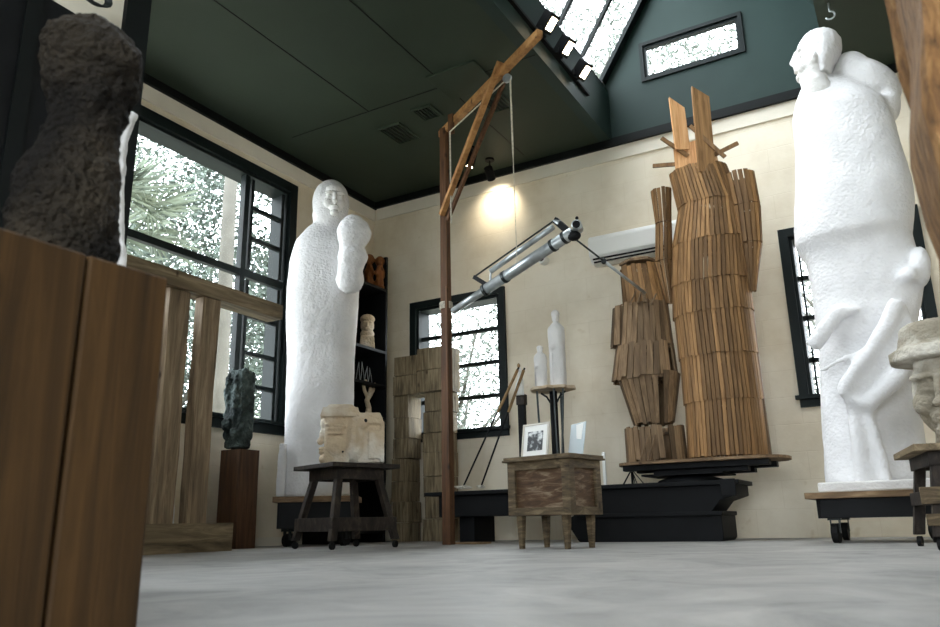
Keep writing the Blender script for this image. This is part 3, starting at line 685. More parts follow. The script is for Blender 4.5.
bm = bm_new(); loft(bm, [(tcx, TY, zq+.001, .25, .25), (tcx, TY, zq+.02, .23, .23), (tcx, TY, zq+.045, .15, .15), (tcx, TY, .454, .17, .17)]); finish('hub', bm, 'black', t, smooth=False)

def slat_band(bm, c0, c1, z0, z1, r0, r1, n, th=.012, gap=.12, a0=0, a1=2*math.pi, jit=.0, skip=0, rng=random):
    """upright laths around an ellipse from (c0, r0) at z0 to (c1, r1) at z1"""
    for k in range(n):
        if rng.random() < skip: continue
        t0 = a0+(a1-a0)*(k+gap/2)/n; t1 = a0+(a1-a0)*(k+1-gap/2)/n
        jz0 = rng.uniform(-jit, jit); jz1 = rng.uniform(-jit, jit); jr = rng.uniform(-.25, .5)*jit
        def P(c, r, t, z, o): return Vector((c[0]+(r[0]+o)*math.cos(t), c[1]+(r[1]+o)*math.sin(t), z))
        ts = rng.uniform(-jit, jit)*2.2
        lo = [P(c0, r0, t0+ts, z0+jz0, 0+jr), P(c0, r0, t1+ts, z0+jz0, 0+jr), P(c0, r0, t1+ts, z0+jz0, th+jr), P(c0, r0, t0+ts, z0+jz0, th+jr)]
        hi = [P(c1, r1, t0-ts, z1+jz1, 0+jr), P(c1, r1, t1-ts, z1+jz1, 0+jr), P(c1, r1, t1-ts, z1+jz1, th+jr), P(c1, r1, t0-ts, z1+jz1, th+jr)]
        hexa(bm, lo+hi)
def hoop(bm, c, z, r, th=.02, n=28):
    pts = [Vector((c[0]+r[0]*math.cos(2*math.pi*k/n), c[1]+r[1]*math.sin(2*math.pi*k/n), z)) for k in range(n)]
    for a, b in zip(pts, pts[1:]+pts[:1]): beam(bm, a, b, .016, th)
def ring2(xl, xr, y, Y, dr):
    a = atY(xl, y, Y); b = atY(xr, y, Y); hw = (b.x-a.x)/2; c = (a+b)/2; tt = az(c)
    # outline half width seen at azimuth tt of an axis-aligned ellipse with depth ratio dr
    k = math.sqrt(math.cos(tt)**2+(dr*math.sin(tt))**2)/math.cos(tt)
    return (c.x, Y), (hw/k, hw*dr/k), c.z
FY = 5.80
tb = thing('lath_figure', 'tall standing figure clad in bands of brown wooden laths with a plank-topped head', 'sculpture', (atY(728, 456, FY).x, FY, ztt))
rows = [(688, 769, 457.5), (684, 764, 403), (679, 759, 358), (673, 755, 316), (671, 752, 285), (671, 750, 245), (677, 742, 206), (668, 729, 172)]
rr_ = random.Random(3)
for i in range(len(rows)-1):
    lo, hi = rows[i], rows[i+1]
    flare = 1.015 if i < 5 else 1.0
    c0, r0, z0 = ring2(lo[0], lo[1], lo[2], FY, .72); c1, r1, z1 = ring2(hi[0], hi[1], hi[2], FY, .72)
    if i == 0: z0 = ztt+.012
    bm = bm_new(); n = 56 if i < 5 else 50
    slat_band(bm, c0, c1, z0+.004, z1+.008, (r0[0]*flare-.014, r0[1]*flare-.014), (r1[0]-.02, r1[1]-.02), n, .012, .2, jit=.005, rng=rr_)
    finish('slat_band', bm, 'lath', tb)
    bm = bm_new(); hoop(bm, c1, z1-.02, (r1[0]-.035, r1[1]-.035)); finish('inner_hoop', bm, 'lath', tb)
def arm(rows, n, side):
    for i in range(len(rows)-1):
        lo, hi = rows[i], rows[i+1]
        c0, r0, z0 = ring2(*lo[:3], FY-.03, .9); c1, r1, z1 = ring2(*hi[:3], FY-.03, .9)
        bm = bm_new(); slat_band(bm, c0, c1, z0+.006, z1-.004, (r0[0]-.012, r0[1]-.012), (r1[0]-.012, r1[1]-.012), n, .011, .22, jit=.005, rng=rr_)
        o = finish('arm_slat_band', bm, 'lath', tb)
arm([(747, 757, 292), (737, 763, 245), (731, 761, 207), (724, 755, 174)], 16, 1)
arm([(666, 674, 304), (655, 673, 262), (655, 672, 224), (650, 672, 190)], 14, -1)
# slim laths at the outer right, window light on the edge put into colour
bm = bm_new()
for (xt, yt, xb, yb) in ((752, 300, 768, 458), (756, 340, 771, 457)):
    a = atY(xt, yt, FY+.06); b = atY(xb, yb, FY+.06); b.z = ztt+.002; beam(bm, b, a, .012, .05)
finish('lit_edge_lath', bm, 'lath_grey', tb)
# head box, planks and sticks
ca = atY(679, 172, FY); cb = atY(718, 172, FY); zt0 = ca.z-.06; zt1 = atY(697, 146, FY).z
bm = bm_new(); hexa(bm, [(ca.x, FY-.12, zt0), (cb.x, FY-.12, zt0), (cb.x, FY+.13, zt0), (ca.x, FY+.13, zt0), (ca.x, FY-.12, zt1-.02), (cb.x-.02, FY-.12, zt1), (cb.x-.02, FY+.13, zt1), (ca.x, FY+.13, zt1-.02)])
hd = finish('head_box', bm, 'pine', tb, bevel=.003)
for (xb_, yb_, xt_, yt_, w) in ((682.5, 150, 676.5, 103, .115), (707, 172, 700, 92, .13)):
    a = atY(xb_, yb_, FY-.135); b = atY(xt_, yt_, FY-.135)
    c_, s_ = math.cos(.5), math.sin(.5)
    bm = bm_new(); L = Vector((c_, s_, 0))*w/2; Tn = Vector((-s_, c_, 0))*.014
    sh = Vector((0, 0, .05))
    hexa(bm, [a-L-Tn, a+L-Tn, a+L+Tn, a-L+Tn, b-L-Tn+sh, b+L-Tn-sh, b+L+Tn-sh, b-L+Tn+sh])
    finish('head_plank', bm, 'lath' if w > .12 else 'pine', tb, bevel=.002)
for (x0, y0, x1, y1, f0, f1) in ((661.5, 138, 677, 149, -.15, -.11), (653, 166, 678, 164, -.1, -.1), (690, 126, 725, 157, -.16, -.12), (714, 155, 738, 143, -.1, -.05), (669, 143, 688, 156, -.17, -.12)):
    bm = bm_new(); beam(bm, atY(x0, y0, FY+f0), atY(x1, y1, FY+f1), .018, .03); finish('stick', bm, 'lath', tb)

# the smaller figure beside it
FY2 = 5.80
ts = thing('lath_figure', 'shorter broken figure of dark weathered laths leaning at the left of the tall lath figure', 'sculpture', (atY(655, 458, FY2).x, FY2, ztt))
rows = [(627, 688, 459, 625, 684, 428, 30, .01), (634, 675, 424, 618, 681, 376, 30, .01), (612, 679, 380, 616, 674, 346, 30, .012), (616, 674, 350, 620, 668, 305, 28, .014), (623, 666, 306, 620, 656, 267, 22, .012)]
for i, (l0, r0_, y0, l1, r1_, y1, n, j) in enumerate(rows):
    c0, r0, z0 = ring2(l0, r0_, y0, FY2, .8); c1, r1, z1 = ring2(l1, r1_, y1, FY2, .8)
    if i == 0: z0 = ztt+.016
    bm = bm_new(); slat_band(bm, c0, c1, z0, z1, (r0[0]-.012, r0[1]-.012), (r1[0]-.012, r1[1]-.012), n, .012, .1, jit=j, skip=.04, rng=rr_)
    finish('slat_band', bm, 'lath_grey' if i != 4 else 'lath', ts)
    bm = bm_new(); hoop(bm, c1, z1-.03, (r1[0]-.03, r1[1]-.03)); finish('inner_hoop', bm, 'lath_grey', ts)
bm = bm_new()
c1, r1, z1 = ring2(619, 657, 264, FY2, .8)
pts = [Vector((c1[0]+r1[0]*math.cos(a), c1[1]+r1[1]*math.sin(a), z1)) for a in [k*math.pi/3+.3 for k in range(6)]]
vs = [bm.verts.new(p) for p in pts]; vt = [bm.verts.new(p+Vector((0, 0, .02))) for p in pts]; ap = bm.verts.new((c1[0], c1[1], z1+.07)); bm.faces.new(vs[::-1])
for k in range(6): bm.faces.new((vs[k], vs[(k+1) % 6], vt[(k+1) % 6], vt[k])); bm.faces.new((vt[k], vt[(k+1) % 6], ap))
finish('cap', bm, 'lath_grey', ts)
# a loose outer sleeve of laths at its left shoulder
c0, r0, z0 = ring2(612, 632, 347, FY2-.06, .8); c1, r1, z1 = ring2(614, 630, 308, FY2-.06, .8)
bm = bm_new(); slat_band(bm, c0, c1, z0, z1, r0, r1, 9, .012, .2, jit=.012, rng=rr_); finish('arm_slat_band', bm, 'lath_grey', ts)
bm = bm_new()
for (x, y, dx, l) in ((630, 304, 6, 13), (638, 303, 3, 11), (645, 302, -2, 12), (652, 304, 4, 10), (640, 456, 8, 20), (648, 457, 7, 22)):
    a = atY(x, y, FY2-.19 if y < 400 else FY2-.235); b = atY(x+dx, y-l, FY2-.17 if y < 400 else FY2-.20)
    if y > 400: a.z = ztt+.004
    beam(bm, a, b, .03, .01); finish('loose_lath', bm, 'lath_grey', ts); bm = bm_new()
bm.free()

# small black wire tripod on the bench
c = atY(632, 487, 5.72); c.z = zq
t = thing('wire_tripod', 'small black wire tripod standing on the bench under the turntable edge', 'stand', (c.x, 5.74, zq))
bm = bm_new(); tube(bm, [(c.x, 5.74, zq+.002), (c.x, 5.74, zq+.105)], .009)
for k in range(5):
    a = k*2*math.pi/5+.4; tube(bm, [(c.x+.012*math.cos(a), 5.74+.012*math.sin(a), zq+.10), (c.x+.085*math.cos(a), 5.74+.085*math.sin(a), zq+.004)], .004, 6)
finish('wire_legs', bm, 'black', t)

# ---------------------------------------------------- tall round-topped plant stand with plaster figures, on the bench
PY = 5.86
pc = atY(553, 388, PY); ph = pc.z
t = thing('tripod_stand', 'tall black stand with thin splayed rods and a ragged round top, behind the wooden chest', 'stand', (pc.x, PY, zq))
bm = bm_new(); tube(bm, [(pc.x, PY, zq+.002), (pc.x, PY, ph-.03)], .032, 12); finish('pole', bm, 'black', t, smooth=True)
bm = bm_new()
R_ = []
for k in range(26):
    a = 2*math.pi*k/26; r = .19*(1+.14*random.uniform(-1, 1)); R_.append((pc.x+r*math.cos(a), PY+r*.85*math.sin(a)))
for z0, z1 in ((ph-.022, ph),):
    lo = [bm.verts.new((x, y, z0)) for x, y in R_]; hi = [bm.verts.new((x, y, z1)) for x, y in R_]
    bm.faces.new(lo[::-1]); bm.faces.new(hi)
    for k in range(26): bm.faces.new((lo[k], lo[(k+1) % 26], hi[(k+1) % 26], hi[k]))
finish('ragged_top', bm, 'plaster_aged', t)
for (dx, dy, ex, ey) in ((-.125, -.05, -.115, -.02), (.115, -.06, .055, -.04), (.05, -.1, .05, -.08), (.02, .11, .03, .08)):
    bm = bm_new(); tube(bm, [(pc.x+ex, PY+ey, zq+.004), (pc.x+dx, PY+dy, ph-.022)], .009, 8); finish('rod', bm, 'dark_steel', t)
for s in (-1, 1):
    bm = bm_new(); tube(bm, [(pc.x+s*.03, PY, ph-.12), (pc.x+s*.06, PY, ph-.07), (pc.x+s*.11, PY, ph-.035)], .008, 8); finish('bracket', bm, 'black', t)
def plaster_figure(label, x, h, w, Y):
    c = Vector((x, Y, ph+.001)); t = thing('plaster_figurine', label, 'figurine', tuple(c)); fr = Frame(c, az(c)); bm = bm_new()
    loft(bm, [(x, Y, ph+.002, w*.62, w*.5), (x, Y, ph+h*.25, w*.62, w*.5), (x, Y, ph+h*.6, w*.62, w*.5), (x, Y, ph+h*.76, w*.6, w*.45), (x, Y, ph+h*.82, w*.3, w*.3)], p=2.4)
    fr.e(bm, 0, 0, h*.90, w*.30, w*.32, h*.085); fr.e(bm, 0, w*.3, h*.89, w*.06, w*.09, h*.03); fr.e(bm, 0, w*.22, h*.85, w*.12, w*.08, h*.012)
    for s in (-1, 1): fr.e(bm, s*w*.48, w*.08, h*.6, w*.16, w*.2, h*.17, (0, s*.08, 0)); fr.e(bm, s*w*.28, w*.42, h*.5, w*.28, w*.14, h*.035, (0, s*.4, 0))
    fr.e(bm, 0, .0, h*.94, w*.34, w*.36, h*.055)
    for k in range(-2, 3): fr.e(bm, k*w*.22, w*.42, h*.22, w*.05, w*.08, h*.2)
    sculpt('figure', bm, 'plaster_fine', t, .008, 1, .004, .03)
a = atY(546, 380, PY-.03); b = atY(566, 380, PY-.03); hh = atY(553, 310, PY).z-ph
plaster_figure('taller white plaster figurine of a robed person on the round-topped black stand', (a.x+b.x)/2+.01, hh, (b.x-a.x)*.62, PY)
a = atY(536, 380, PY-.03); b = atY(549, 380, PY-.03); hh2 = atY(543, 346, PY).z-ph
plaster_figure('shorter white plaster figurine at the left on the round-topped black stand', (a.x+b.x)/2-.008, hh2, (b.x-a.x)*.72, PY-.04)

# tall dark post with a pale frayed brush head, standing on the bench
c = atY(521, 440, 5.84); x = c.x; zb = atY(522, 402, 5.84).z; zt = atY(522, 366, 5.84).z
t = thing('bristle_brush', 'large upright black-handled brush with pale frayed bristles, left of the round-topped stand', 'brush', (x, 5.84, zq))
bm = bm_new(); box(bm, x-.032, x+.032, 5.86, 5.90, zq+.002, zb); finish('handle', bm, 'black', t, bevel=.004)
bm = bm_new(); box(bm, x-.04, x+.04, 5.85, 5.91, zb-.02, zb+.07); finish('ferrule', bm, 'dark_stool', t, bevel=.006)
bm = bm_new()
for k in range(60):
    dx, dy = random.uniform(-.036, .036), random.uniform(-.025, .025); q = random.uniform(.5, 1)
    tube(bm, [(x+dx, 5.84+dy, zb+.06), (x+dx*.6+.01, 5.84+dy, zb+.06+(zt-zb-.06)*q*.6), (x+.012+dx*.2, 5.84+dy*.4, zb+.06+(zt-zb-.06)*q)], [.008, .008, .003], 5)
finish('bristles', bm, 'paper', t)

# two slender dark sticks with star-shaped feet leaning together
bm0 = atY(521, 368, 5.72)
for i, (xb_, yb_, lab) in enumerate(((463, 491, 'left of two thin dark sticks with a pale star foot leaning up from the bench'), (481, 489, 'right of two thin dark sticks with a pale foot leaning up from the bench'))):
    b = atY(xb_, yb_, YQ+.012+.05*i); b.z = zq+.03
    tp = Vector((bm0.x-.004+.03*i, 5.72-.035+.05*i, bm0.z-.0*i))
    t = thing('slender_stick', lab, 'stick', tuple(b)); bm = bm_new(); tube(bm, [b, b.lerp(tp, .5)+Vector((0, 0, .01)), tp], [.007, .008, .008], 8); finish('shaft', bm, 'black', t, smooth=True)
    d = (tp-b); bm = bm_new(); tube(bm, [b+d*.62, b+d*.98], .0125, 8); finish('cane_sleeve', bm, 'bamboo', t, smooth=True)
    bm = bm_new(); R0 = .075 if i == 0 else .035
    for k in range(6):
        an = k*math.pi/3+.3; tube(bm, [b, b+Vector((math.cos(an)*R0, math.sin(an)*R0, .012*(k % 2)-.004))], [.016, .006], 6)
    finish('star_foot', bm, 'silver_frame', t)
    if i == 0:
        bm = bm_new(); ell(bm, tp+Vector((0, 0, .015)), (.014, .014, .02)); finish('knob', bm, 'bamboo', t, smooth=True)

# ---------------------------------------------------- distressed chest on legs
angC = math.radians(-11); FRc = Vector((-1.735, 4.16, 0)); Lc, Sc, Hc = .42, .31, .525
cc = FRc + Vector((-math.cos(angC), -math.sin(angC), 0))*(Lc/2-.01) + Vector((-math.sin(angC), math.cos(angC), 0))*(Sc/2-.03)
t = thing('wooden_chest', 'small distressed wooden chest on four tapered legs holding two picture frames', 'chest', (cc.x, cc.y, 0), angC)
mt = Matrix.Translation((cc.x, cc.y, 0)) @ Matrix.Rotation(angC, 4, 'Z')
z0, z1 = .185, Hc-.028
bm = bm_new(); box(bm, -Lc/2-.035, Lc/2+.035, -Sc/2-.035, Sc/2+.035, z1, z1+.012, mt); box(bm, -Lc/2-.028, Lc/2+.028, -Sc/2-.028, Sc/2+.028, z1+.0121, Hc, mt); finish('lid', bm, 'chest', t, bevel=.003)
def cb(name, x0, x1, y0, y1, a, b, mat='chest', par=t, bev=.0025):
    bm = bm_new(); box(bm, x0, x1, y0, y1, a, b, mt); return finish(name, bm, mat, par, bevel=bev)
X_, Y_ = Lc/2+.012, Sc/2+.012
cb('body', -X_+.018, X_-.018, -Y_+.018, Y_-.018, z0+.01, z1-.001, 'chest_panel')
for sx in (-1, 1):
    for sy in (-1, 1):
        cb('stile', min(sx*X_, sx*(X_-.055)), max(sx*X_, sx*(X_-.055)), min(sy*Y_, sy*(Y_-.055)), max(sy*Y_, sy*(Y_-.055)), z0, z1-.0005)
for sy in (-1, 1):
    y0, y1 = sorted((sy*Y_, sy*(Y_-.017)))
    cb('rail', -X_+.055, X_-.055, y0, y1, z0, z0+.045); cb('rail', -X_+.055, X_-.055, y0, y1, z1-.05, z1-.0005)
for sx in (-1, 1):
    x0, x1 = sorted((sx*X_, sx*(X_-.017)))
    cb('rail', x0, x1, -Y_+.055, Y_-.055, z0, z0+.045); cb('rail', x0, x1, -Y_+.055, Y_-.055, z1-.05, z1-.0005)
for sx in (-1, 1):
    for sy in (-1, 1):
        a, b = sx*(Lc/2-.05), sy*(Sc/2-.03); bm = bm_new()
        hexa(bm, [mt @ Vector(v) for v in ((a-.013, b-.013, 0), (a+.013, b-.013, 0), (a+.013, b+.013, 0), (a-.013, b+.013, 0), (a-.021, b-.021, z0), (a+.021, b-.021, z0), (a+.021, b+.021, z0), (a-.021, b+.021, z0))])
        finish('leg', bm, 'chest', t, bevel=.002)
# framed black and white photograph, leaning back
def panel_thing(name, label, cat, cx, cy, z, w, h, ang, lean):
    t = thing(name, label, cat, tuple((mt @ Vector((cx, cy, z)))), angC+ang)
    q = (mt @ Vector((cx, cy, z))); return t, Matrix.Translation(q) @ Matrix.Rotation(angC+ang, 4, 'Z') @ Matrix.Rotation(-lean, 4, 'X')
def pxof(p):
    d = Vector(p)-CAM; zz = d.dot(fw); return 470+F_PX*d.dot(rt)/zz, 313.5-F_PX*d.dot(up)/zz
t2, mp_ = panel_thing('picture_frame', 'pale framed black and white photograph leaning on the left of the chest top', 'picture frame', -.115, -.04, Hc+.001, .21, .20, -.10, .16)
w, h = .215, .215
bm = bm_new()
box(bm, -w/2, w/2, 0, .012, .002, .014, mp_); box(bm, -w/2, w/2, 0, .012, h-.012, h, mp_); box(bm, -w/2, -w/2+.012, 0, .012, .014, h-.012, mp_); box(bm, w/2-.012, w/2, 0, .012, .014, h-.012, mp_); finish('frame', bm, 'silver_frame', t2)
bm = bm_new(); box(bm, -w/2+.012, w/2-.012, .004, .008, .014, h-.012, mp_); finish('mat_board', bm, 'paper', t2)
m_, ns_, ls_, b_ = newmat('monochrome_photograph')
tc_ = N(ns_, 'ShaderNodeTexCoord'); no_ = N(ns_, 'ShaderNodeTexNoise'); no_.inputs['Scale'].default_value = 22; no_.inputs['Detail'].default_value = 3; ls_.new(tc_.outputs['Object'], no_.inputs['Vector'])
r_ = ramp(ns_, [(.46, srgb(28, 32, 36)), (.52, srgb(120, 124, 126)), (.6, srgb(216, 218, 218))]); ls_.new(no_.outputs['Fac'], r_.inputs[0]); ls_.new(r_.outputs[0], b_.inputs['Base Color'])
bm = bm_new(); box(bm, -.062, .062, .0025, .0039, .045, .165, mp_); ph_ = finish('photograph', bm, m_, t2)
bm = bm_new(); box(bm, -.02, .02, .055, .059, .002, .13, Matrix.Translation(mp_.translation) @ Matrix.Rotation(angC-.1, 4, 'Z')); finish('easel_back', bm, 'black_wood', t2)
t3, mp_ = panel_thing('acrylic_panel', 'frosted clear panel with a white card leaning on the right of the chest top', 'panel', .145, .02, Hc+.001, .15, .19, -.45, .18)
bm = bm_new(); box(bm, -.085, .085, 0, .005, .002, .195, mp_); finish('sheet', bm, 'acrylic', t3, bevel=.001)
bm = bm_new(); hexa(bm, [mp_ @ Vector(v) for v in ((.0, -.002, .10), (.055, -.002, .09), (.055, 0, .09), (.0, 0, .10), (-.02, -.002, .185), (.06, -.002, .19), (.06, 0, .19), (-.02, 0, .185))]); finish('white_card', bm, 'paper', t3)
# small white thing standing on the bench at the chest's right
bm = bm_new(); c = atY(604, 470, 5.66); box(bm, c.x-.012, c.x+.012, 5.66, 5.68, zq+.001, atY(604, 452, 5.66).z)
tag(recentre(finish('paper_tube', bm, 'paper', bevel=.004)), 'slim white upright strip on the bench just right of the chest', 'paper')

# ---------------------------------------------------- wooden crane
MY = 5.12
mb = atY(445.5, 540, MY); mb.z = 0; mtop = atY(447.5, 128, MY)
mx_ = atY(446, 300, MY).x
t = thing('wooden_crane', 'tall brown wooden mast with a braced boom reaching up toward the skylight', 'crane', (mx_, MY, 0))
bm = bm_new(); hexa(bm, [(mx_-.036, MY-.036, 0), (mx_+.036, MY-.036, 0), (mx_+.036, MY+.036, 0), (mx_-.036, MY+.036, 0), (mx_-.03, MY-.03, mtop.z), (mx_+.03, MY-.03, mtop.z), (mx_+.03, MY+.03, mtop.z), (mx_-.03, MY+.03, mtop.z)])
finish('mast', bm, 'mast', t, bevel=.004)
bm = bm_new(); beam(bm, (mx_+.04, MY-.035, .02), (mx_+.034, MY-.035, 2.0), .02, .05); finish('mast_splint', bm, 'mast', t)
bA = Vector((mx_-.02, MY+.03, 3.44)); bB = atZ(540, 33, 3.47)
dirb = (bB-bA).normalized()
bm = bm_new(); beam(bm, bA-dirb*.06, bB, .05, .06); finish('boom', bm, 'honey', t, bevel=.004)
# strut from mast up to the boom
sj = None; best = 1e9
for k in range(100):
    q = bA.lerp(bB, k/99); u_, v_ = pxof(q)
    if abs(u_-503) < best: best = abs(u_-503); sj = q
sB = atY(447, 214, MY-.05); sB = Vector((mx_, MY-.055, sB.z))
bm = bm_new(); beam(bm, sB, sj+Vector((.0, -.045, .05)), .045, .04); finish('strut', bm, 'honey', t, bevel=.003)
bm = bm_new(); beam(bm, sB+Vector((.045, .02, -.05)), sj+Vector((.045, .03, .04)), .025, .04); finish('strut', bm, 'mast', t, bevel=.003)
bm = bm_new(); q = bA.lerp(bB, .12); beam(bm, q+Vector((0, -.04, .05)), q+Vector((0, -.04, -.13)), .05, .03); finish('block_cheek', bm, 'mast', t, bevel=.003)
bm = bm_new(); mtx = Matrix.Translation(sj+Vector((.04, -.02, -.09))) @ Matrix.Rotation(R90, 4, 'X'); bmesh.ops.create_cone(bm, cap_ends=True, segments=18, radius1=.035, radius2=.035, depth=.02, matrix=mtx); pu = finish('pulley', bm, 'steel', t)
r1 = sj+Vector((.065, -.02, -.1))
q2 = q+Vector((.0, -.06, -.12))
bm = bm_new(); tube(bm, [r1, (r1.x, r1.y, 2.75), (r1.x, r1.y, 2.7), (r1.x, r1.y, 1.9)], [.0065, .0065, .003, .003], 6); tube(bm, [r1+Vector((0, 0, .02)), q2], .006, 6); tube(bm, [q2, (q2.x, q2.y, 2.5)], .006, 6)
finish('rope', bm, 'rope', t)
bm = bm_new()
for k in range(5): tube(bm, [(mx_+.05*math.cos(a), MY+.05*math.sin(a), 1.83+k*.012) for a in [i*math.pi/6 for i in range(13)]], .005, 6, cap=False)
finish('lashing', bm, 'rope', t)
# coil on the floor by the mast
bm = bm_new()
for k in range(3): tube(bm, [(mx_+.02+(.11-.02*k)*math.cos(a), MY-.02+(.07-.01*k)*math.sin(a), .009+.012*k) for a in [i*math.pi/10+.1 for i in range(20)]], .008, 6)
# pantograph arm tied to the mast
a0 = atY(453, 311, MY-.05); a1 = atY(572, 233, 4.75)
t = thing('pantograph_arm', 'galvanised tubular pantograph arm tied to the mast and sloping up to the right', 'machine arm', tuple(a0))
bm = bm_new(); tube(bm, [a0, a0.lerp(a1, .32)], [.026, .032], 14); finish('counterweight_tube', bm, 'steel', t, smooth=True)
bm = bm_new(); tube(bm, [a0.lerp(a1, .3), a1], .042, 16); finish('main_tube', bm, 'steel', t, smooth=True)
for f in (.3, .47, .86, .95):
    bm = bm_new(); d = (a1-a0).normalized(); c = a0.lerp(a1, f); tube(bm, [c-d*.012, c+d*.012], .048, 16); finish('collar', bm, 'dark_steel', t)
P_ = lambda x, y, f: atY(x, y, (MY-.05)*(1-f)+4.75*f)
lowA = P_(474, 277, .2); lowB = P_(492, 288, .33); upA = P_(555, 220, .85); upB = P_(576, 238, 1)
bm = bm_new(); beam(bm, lowA, lowB, .02, .03); finish('link_plate', bm, 'black', t)
bm = bm_new(); beam(bm, upA, upB, .03, .045); finish('link_plate', bm, 'black', t)
bm = bm_new(); tube(bm, [P_(491, 271, .33), P_(553, 227, .84)], .022, 10); finish('parallel_bar', bm, 'steel', t, smooth=True)
bm = bm_new(); tube(bm, [lowA, upA], .007, 8); finish('thin_rod', bm, 'dark_steel', t)
bm = bm_new(); tube(bm, [P_(555, 221, .84), P_(560, 223, .9)], .02, 8); tube(bm, [P_(491, 271, .33), P_(490, 288, .33)], .008, 8); finish('clamp', bm, 'steel', t)
e = P_(577, 226, 1.0); bm = bm_new(); v = Vector((.25, -.9, -.1)).normalized(); tube(bm, [e-v*.09, e+v*.04], .036, 14); mo = finish('motor_head', bm, 'steel', t, smooth=True)
bm = bm_new(); tube(bm, [e+v*.041, e+v*.05], .027, 14); finish('motor_cap', bm, 'black', mo)
bm = bm_new(); ell(bm, e+Vector((.01, -.02, .05)), (.012, .012, .014)); finish('wing_nut', bm, 'black', t, smooth=True)
bm = bm_new(); ell(bm, P_(574, 236, 1), (.05, .04, .035)); finish('joint', bm, 'black', t, smooth=True)
nr0 = P_(574, 238, 1); nr1 = atY(645, 293, 5.50); mid = nr0.lerp(nr1, .4)
bm = bm_new(); tube(bm, [nr0, mid], .007, 8); finish('pointer_rod', bm, 'dark_steel', t)
bm = bm_new(); tube(bm, [mid, nr1], .011, 8); finish('pointer_sleeve', bm, 'steel', t, smooth=True)
bm = bm_new(); ell(bm, mid, (.02, .015, .025)); finish('pointer_clamp', bm, 'dark_steel', t, smooth=True)

# ---------------------------------------------------- big white statue at the right
Y2 = 5.35
b2 = (atY(822, 494, Y2)+atY(932, 494, Y2))/2; zb2 = .285
st = thing('plaster_statue', 'huge white plaster statue of a draped figure with its head in profile', 'statue', (b2.x, Y2, zb2))
def ring3(xl, xr, y, dr=.72, dy=0):
    a = atY(xl, y, Y2); b = atY(xr, y, Y2); return ((a.x+b.x)/2, Y2+dy, a.z*.5+b.z*.5, (b.x-a.x)/2, (b.x-a.x)/2*dr)
bm = bm_new()
L = [ring3(826, 933, 494, .6), ring3(824, 929, 460, .6), ring3(821, 923, 420, .6), ring3(819, 918, 380, .62), ring3(818, 916, 345, .64), ring3(814, 922, 315, .64), ring3(811, 927, 288, .64), ring3(806, 920, 262, .66), ring3(800, 914, 243, .72)]
zz = [l[2] for l in L]
L[0] = L[0][:2]+(zb2+.05,)+L[0][3:]
loft(bm, L, 40, 2.5)
loft(bm, [ring3(801, 908, 252, .74), ring3(794, 915, 240, .84), ring3(793, 917, 220, .8), ring3(793, 917, 200, .78), ring3(794, 911, 178, .76), ring3(794, 903, 155, .74), ring3(793, 897, 132, .7), ring3(791, 888, 112, .66), ring3(794, 868, 97, .6), ring3(800, 845, 84, .5), ring3(804, 832, 76, .4)], 40, 2.3)
def E2(x, y, f, rr, rf, ru, rot=(0, 0, 0)):
    c = atY(x, y, Y2); Frame((c.x, Y2, c.z), 0).e(bm, 0, f, 0, rr, rf, ru, rot)
# lump behind the shoulder
E2(866, 74, -.10, .25, .17, .135, (0, .80, 0)); E2(850, 62, -.10, .13, .14, .115, (0, .5, 0)); E2(889, 101, -.08, .07, .11, .13, (0, .25, 0))
# folds of the drapery and the bent arm
def ridge(pts, f, r0, dz=0):
    q = [Vector((atY(x, y, Y2-f).x, Y2-f, atY(x, y, Y2-f).z)) for x, y in pts]; tube(bm, q, r0, 10)
ridge([(812, 348), (824, 330), (838, 313), (860, 309)], .24, [.05, .055, .05, .02])
ridge([(898, 300), (884, 330), (868, 355), (845, 385), (842, 396)], .30, [.05, .05, .045, .045, .04])
ridge([(914, 345), (895, 380), (868, 405), (844, 397)], .28, [.06, .055, .05, .035])
q = [atY(x, y, Y2-.27) for x, y in ((905, 300), (918, 335), (868, 402), (848, 390))]
bmesh.ops.convex_hull(bm, input=[bm.verts.new(p) for p in q]+[bm.verts.new(p+Vector((0, .2, 0))) for p in q])
E2(921, 272, .12, .055, .10, .13, (0, .1, 0)); E2(911, 283, .2, .05, .08, .05)
ridge([(820, 372), (845, 358), (868, 350)], .28, [.02, .02, .02])
ridge([(850, 402), (858, 440), (866, 488)], .24, [.03, .045, .06]); ridge([(868, 405), (880, 450), (888, 488)], .25, [.02, .03, .035]); ridge([(860, 400), (868, 440), (877, 488)], .205, [.05, .05, .05])
# legs' drapery flat to the left
sculpt('body', bm, 'plaster', st, .02, 5, .010, .10)
bm = bm_new()
YH = Y2-.03
def ringh(y, xl, xr, ry):
    a = atY(xl, y, YH); b = atY(xr, y, YH); return ((a.x+b.x)/2, YH, a.z*.5+b.z*.5, (b.x-a.x)/2, ry)
loft(bm, [ringh(*q) for q in ((112, 818, 836, .05), (103, 810, 840, .09), (94, 805, 838, .12), (86, 801, 831, .125), (80, 799.5, 828, .10), (76, 799, 828, .10), (72, 798.5, 829, .105), (67, 798.5, 832, .115), (62, 798, 836, .12), (57, 797.5, 839, .12), (52, 796, 840, .122), (47, 795.5, 840, .12), (42, 797, 838, .11), (37, 801, 833, .085), (33.5, 807, 825, .05))], 32, 2.1)
def hull(pts):
    bmesh.ops.convex_hull(bm, input=[bm.verts.new(p) for p in pts])
nz = lambda x, y, f: atY(x, y, YH-f)
hull([nz(794.5, 52, .016), nz(794.5, 52, -.016), nz(789, 64, .014), nz(789, 64, -.014), nz(800, 67, .035), nz(800, 67, -.035), nz(800, 50, .03), nz(800, 50, -.03), nz(791.5, 66.8, .022), nz(791.5, 66.8, -.022)])
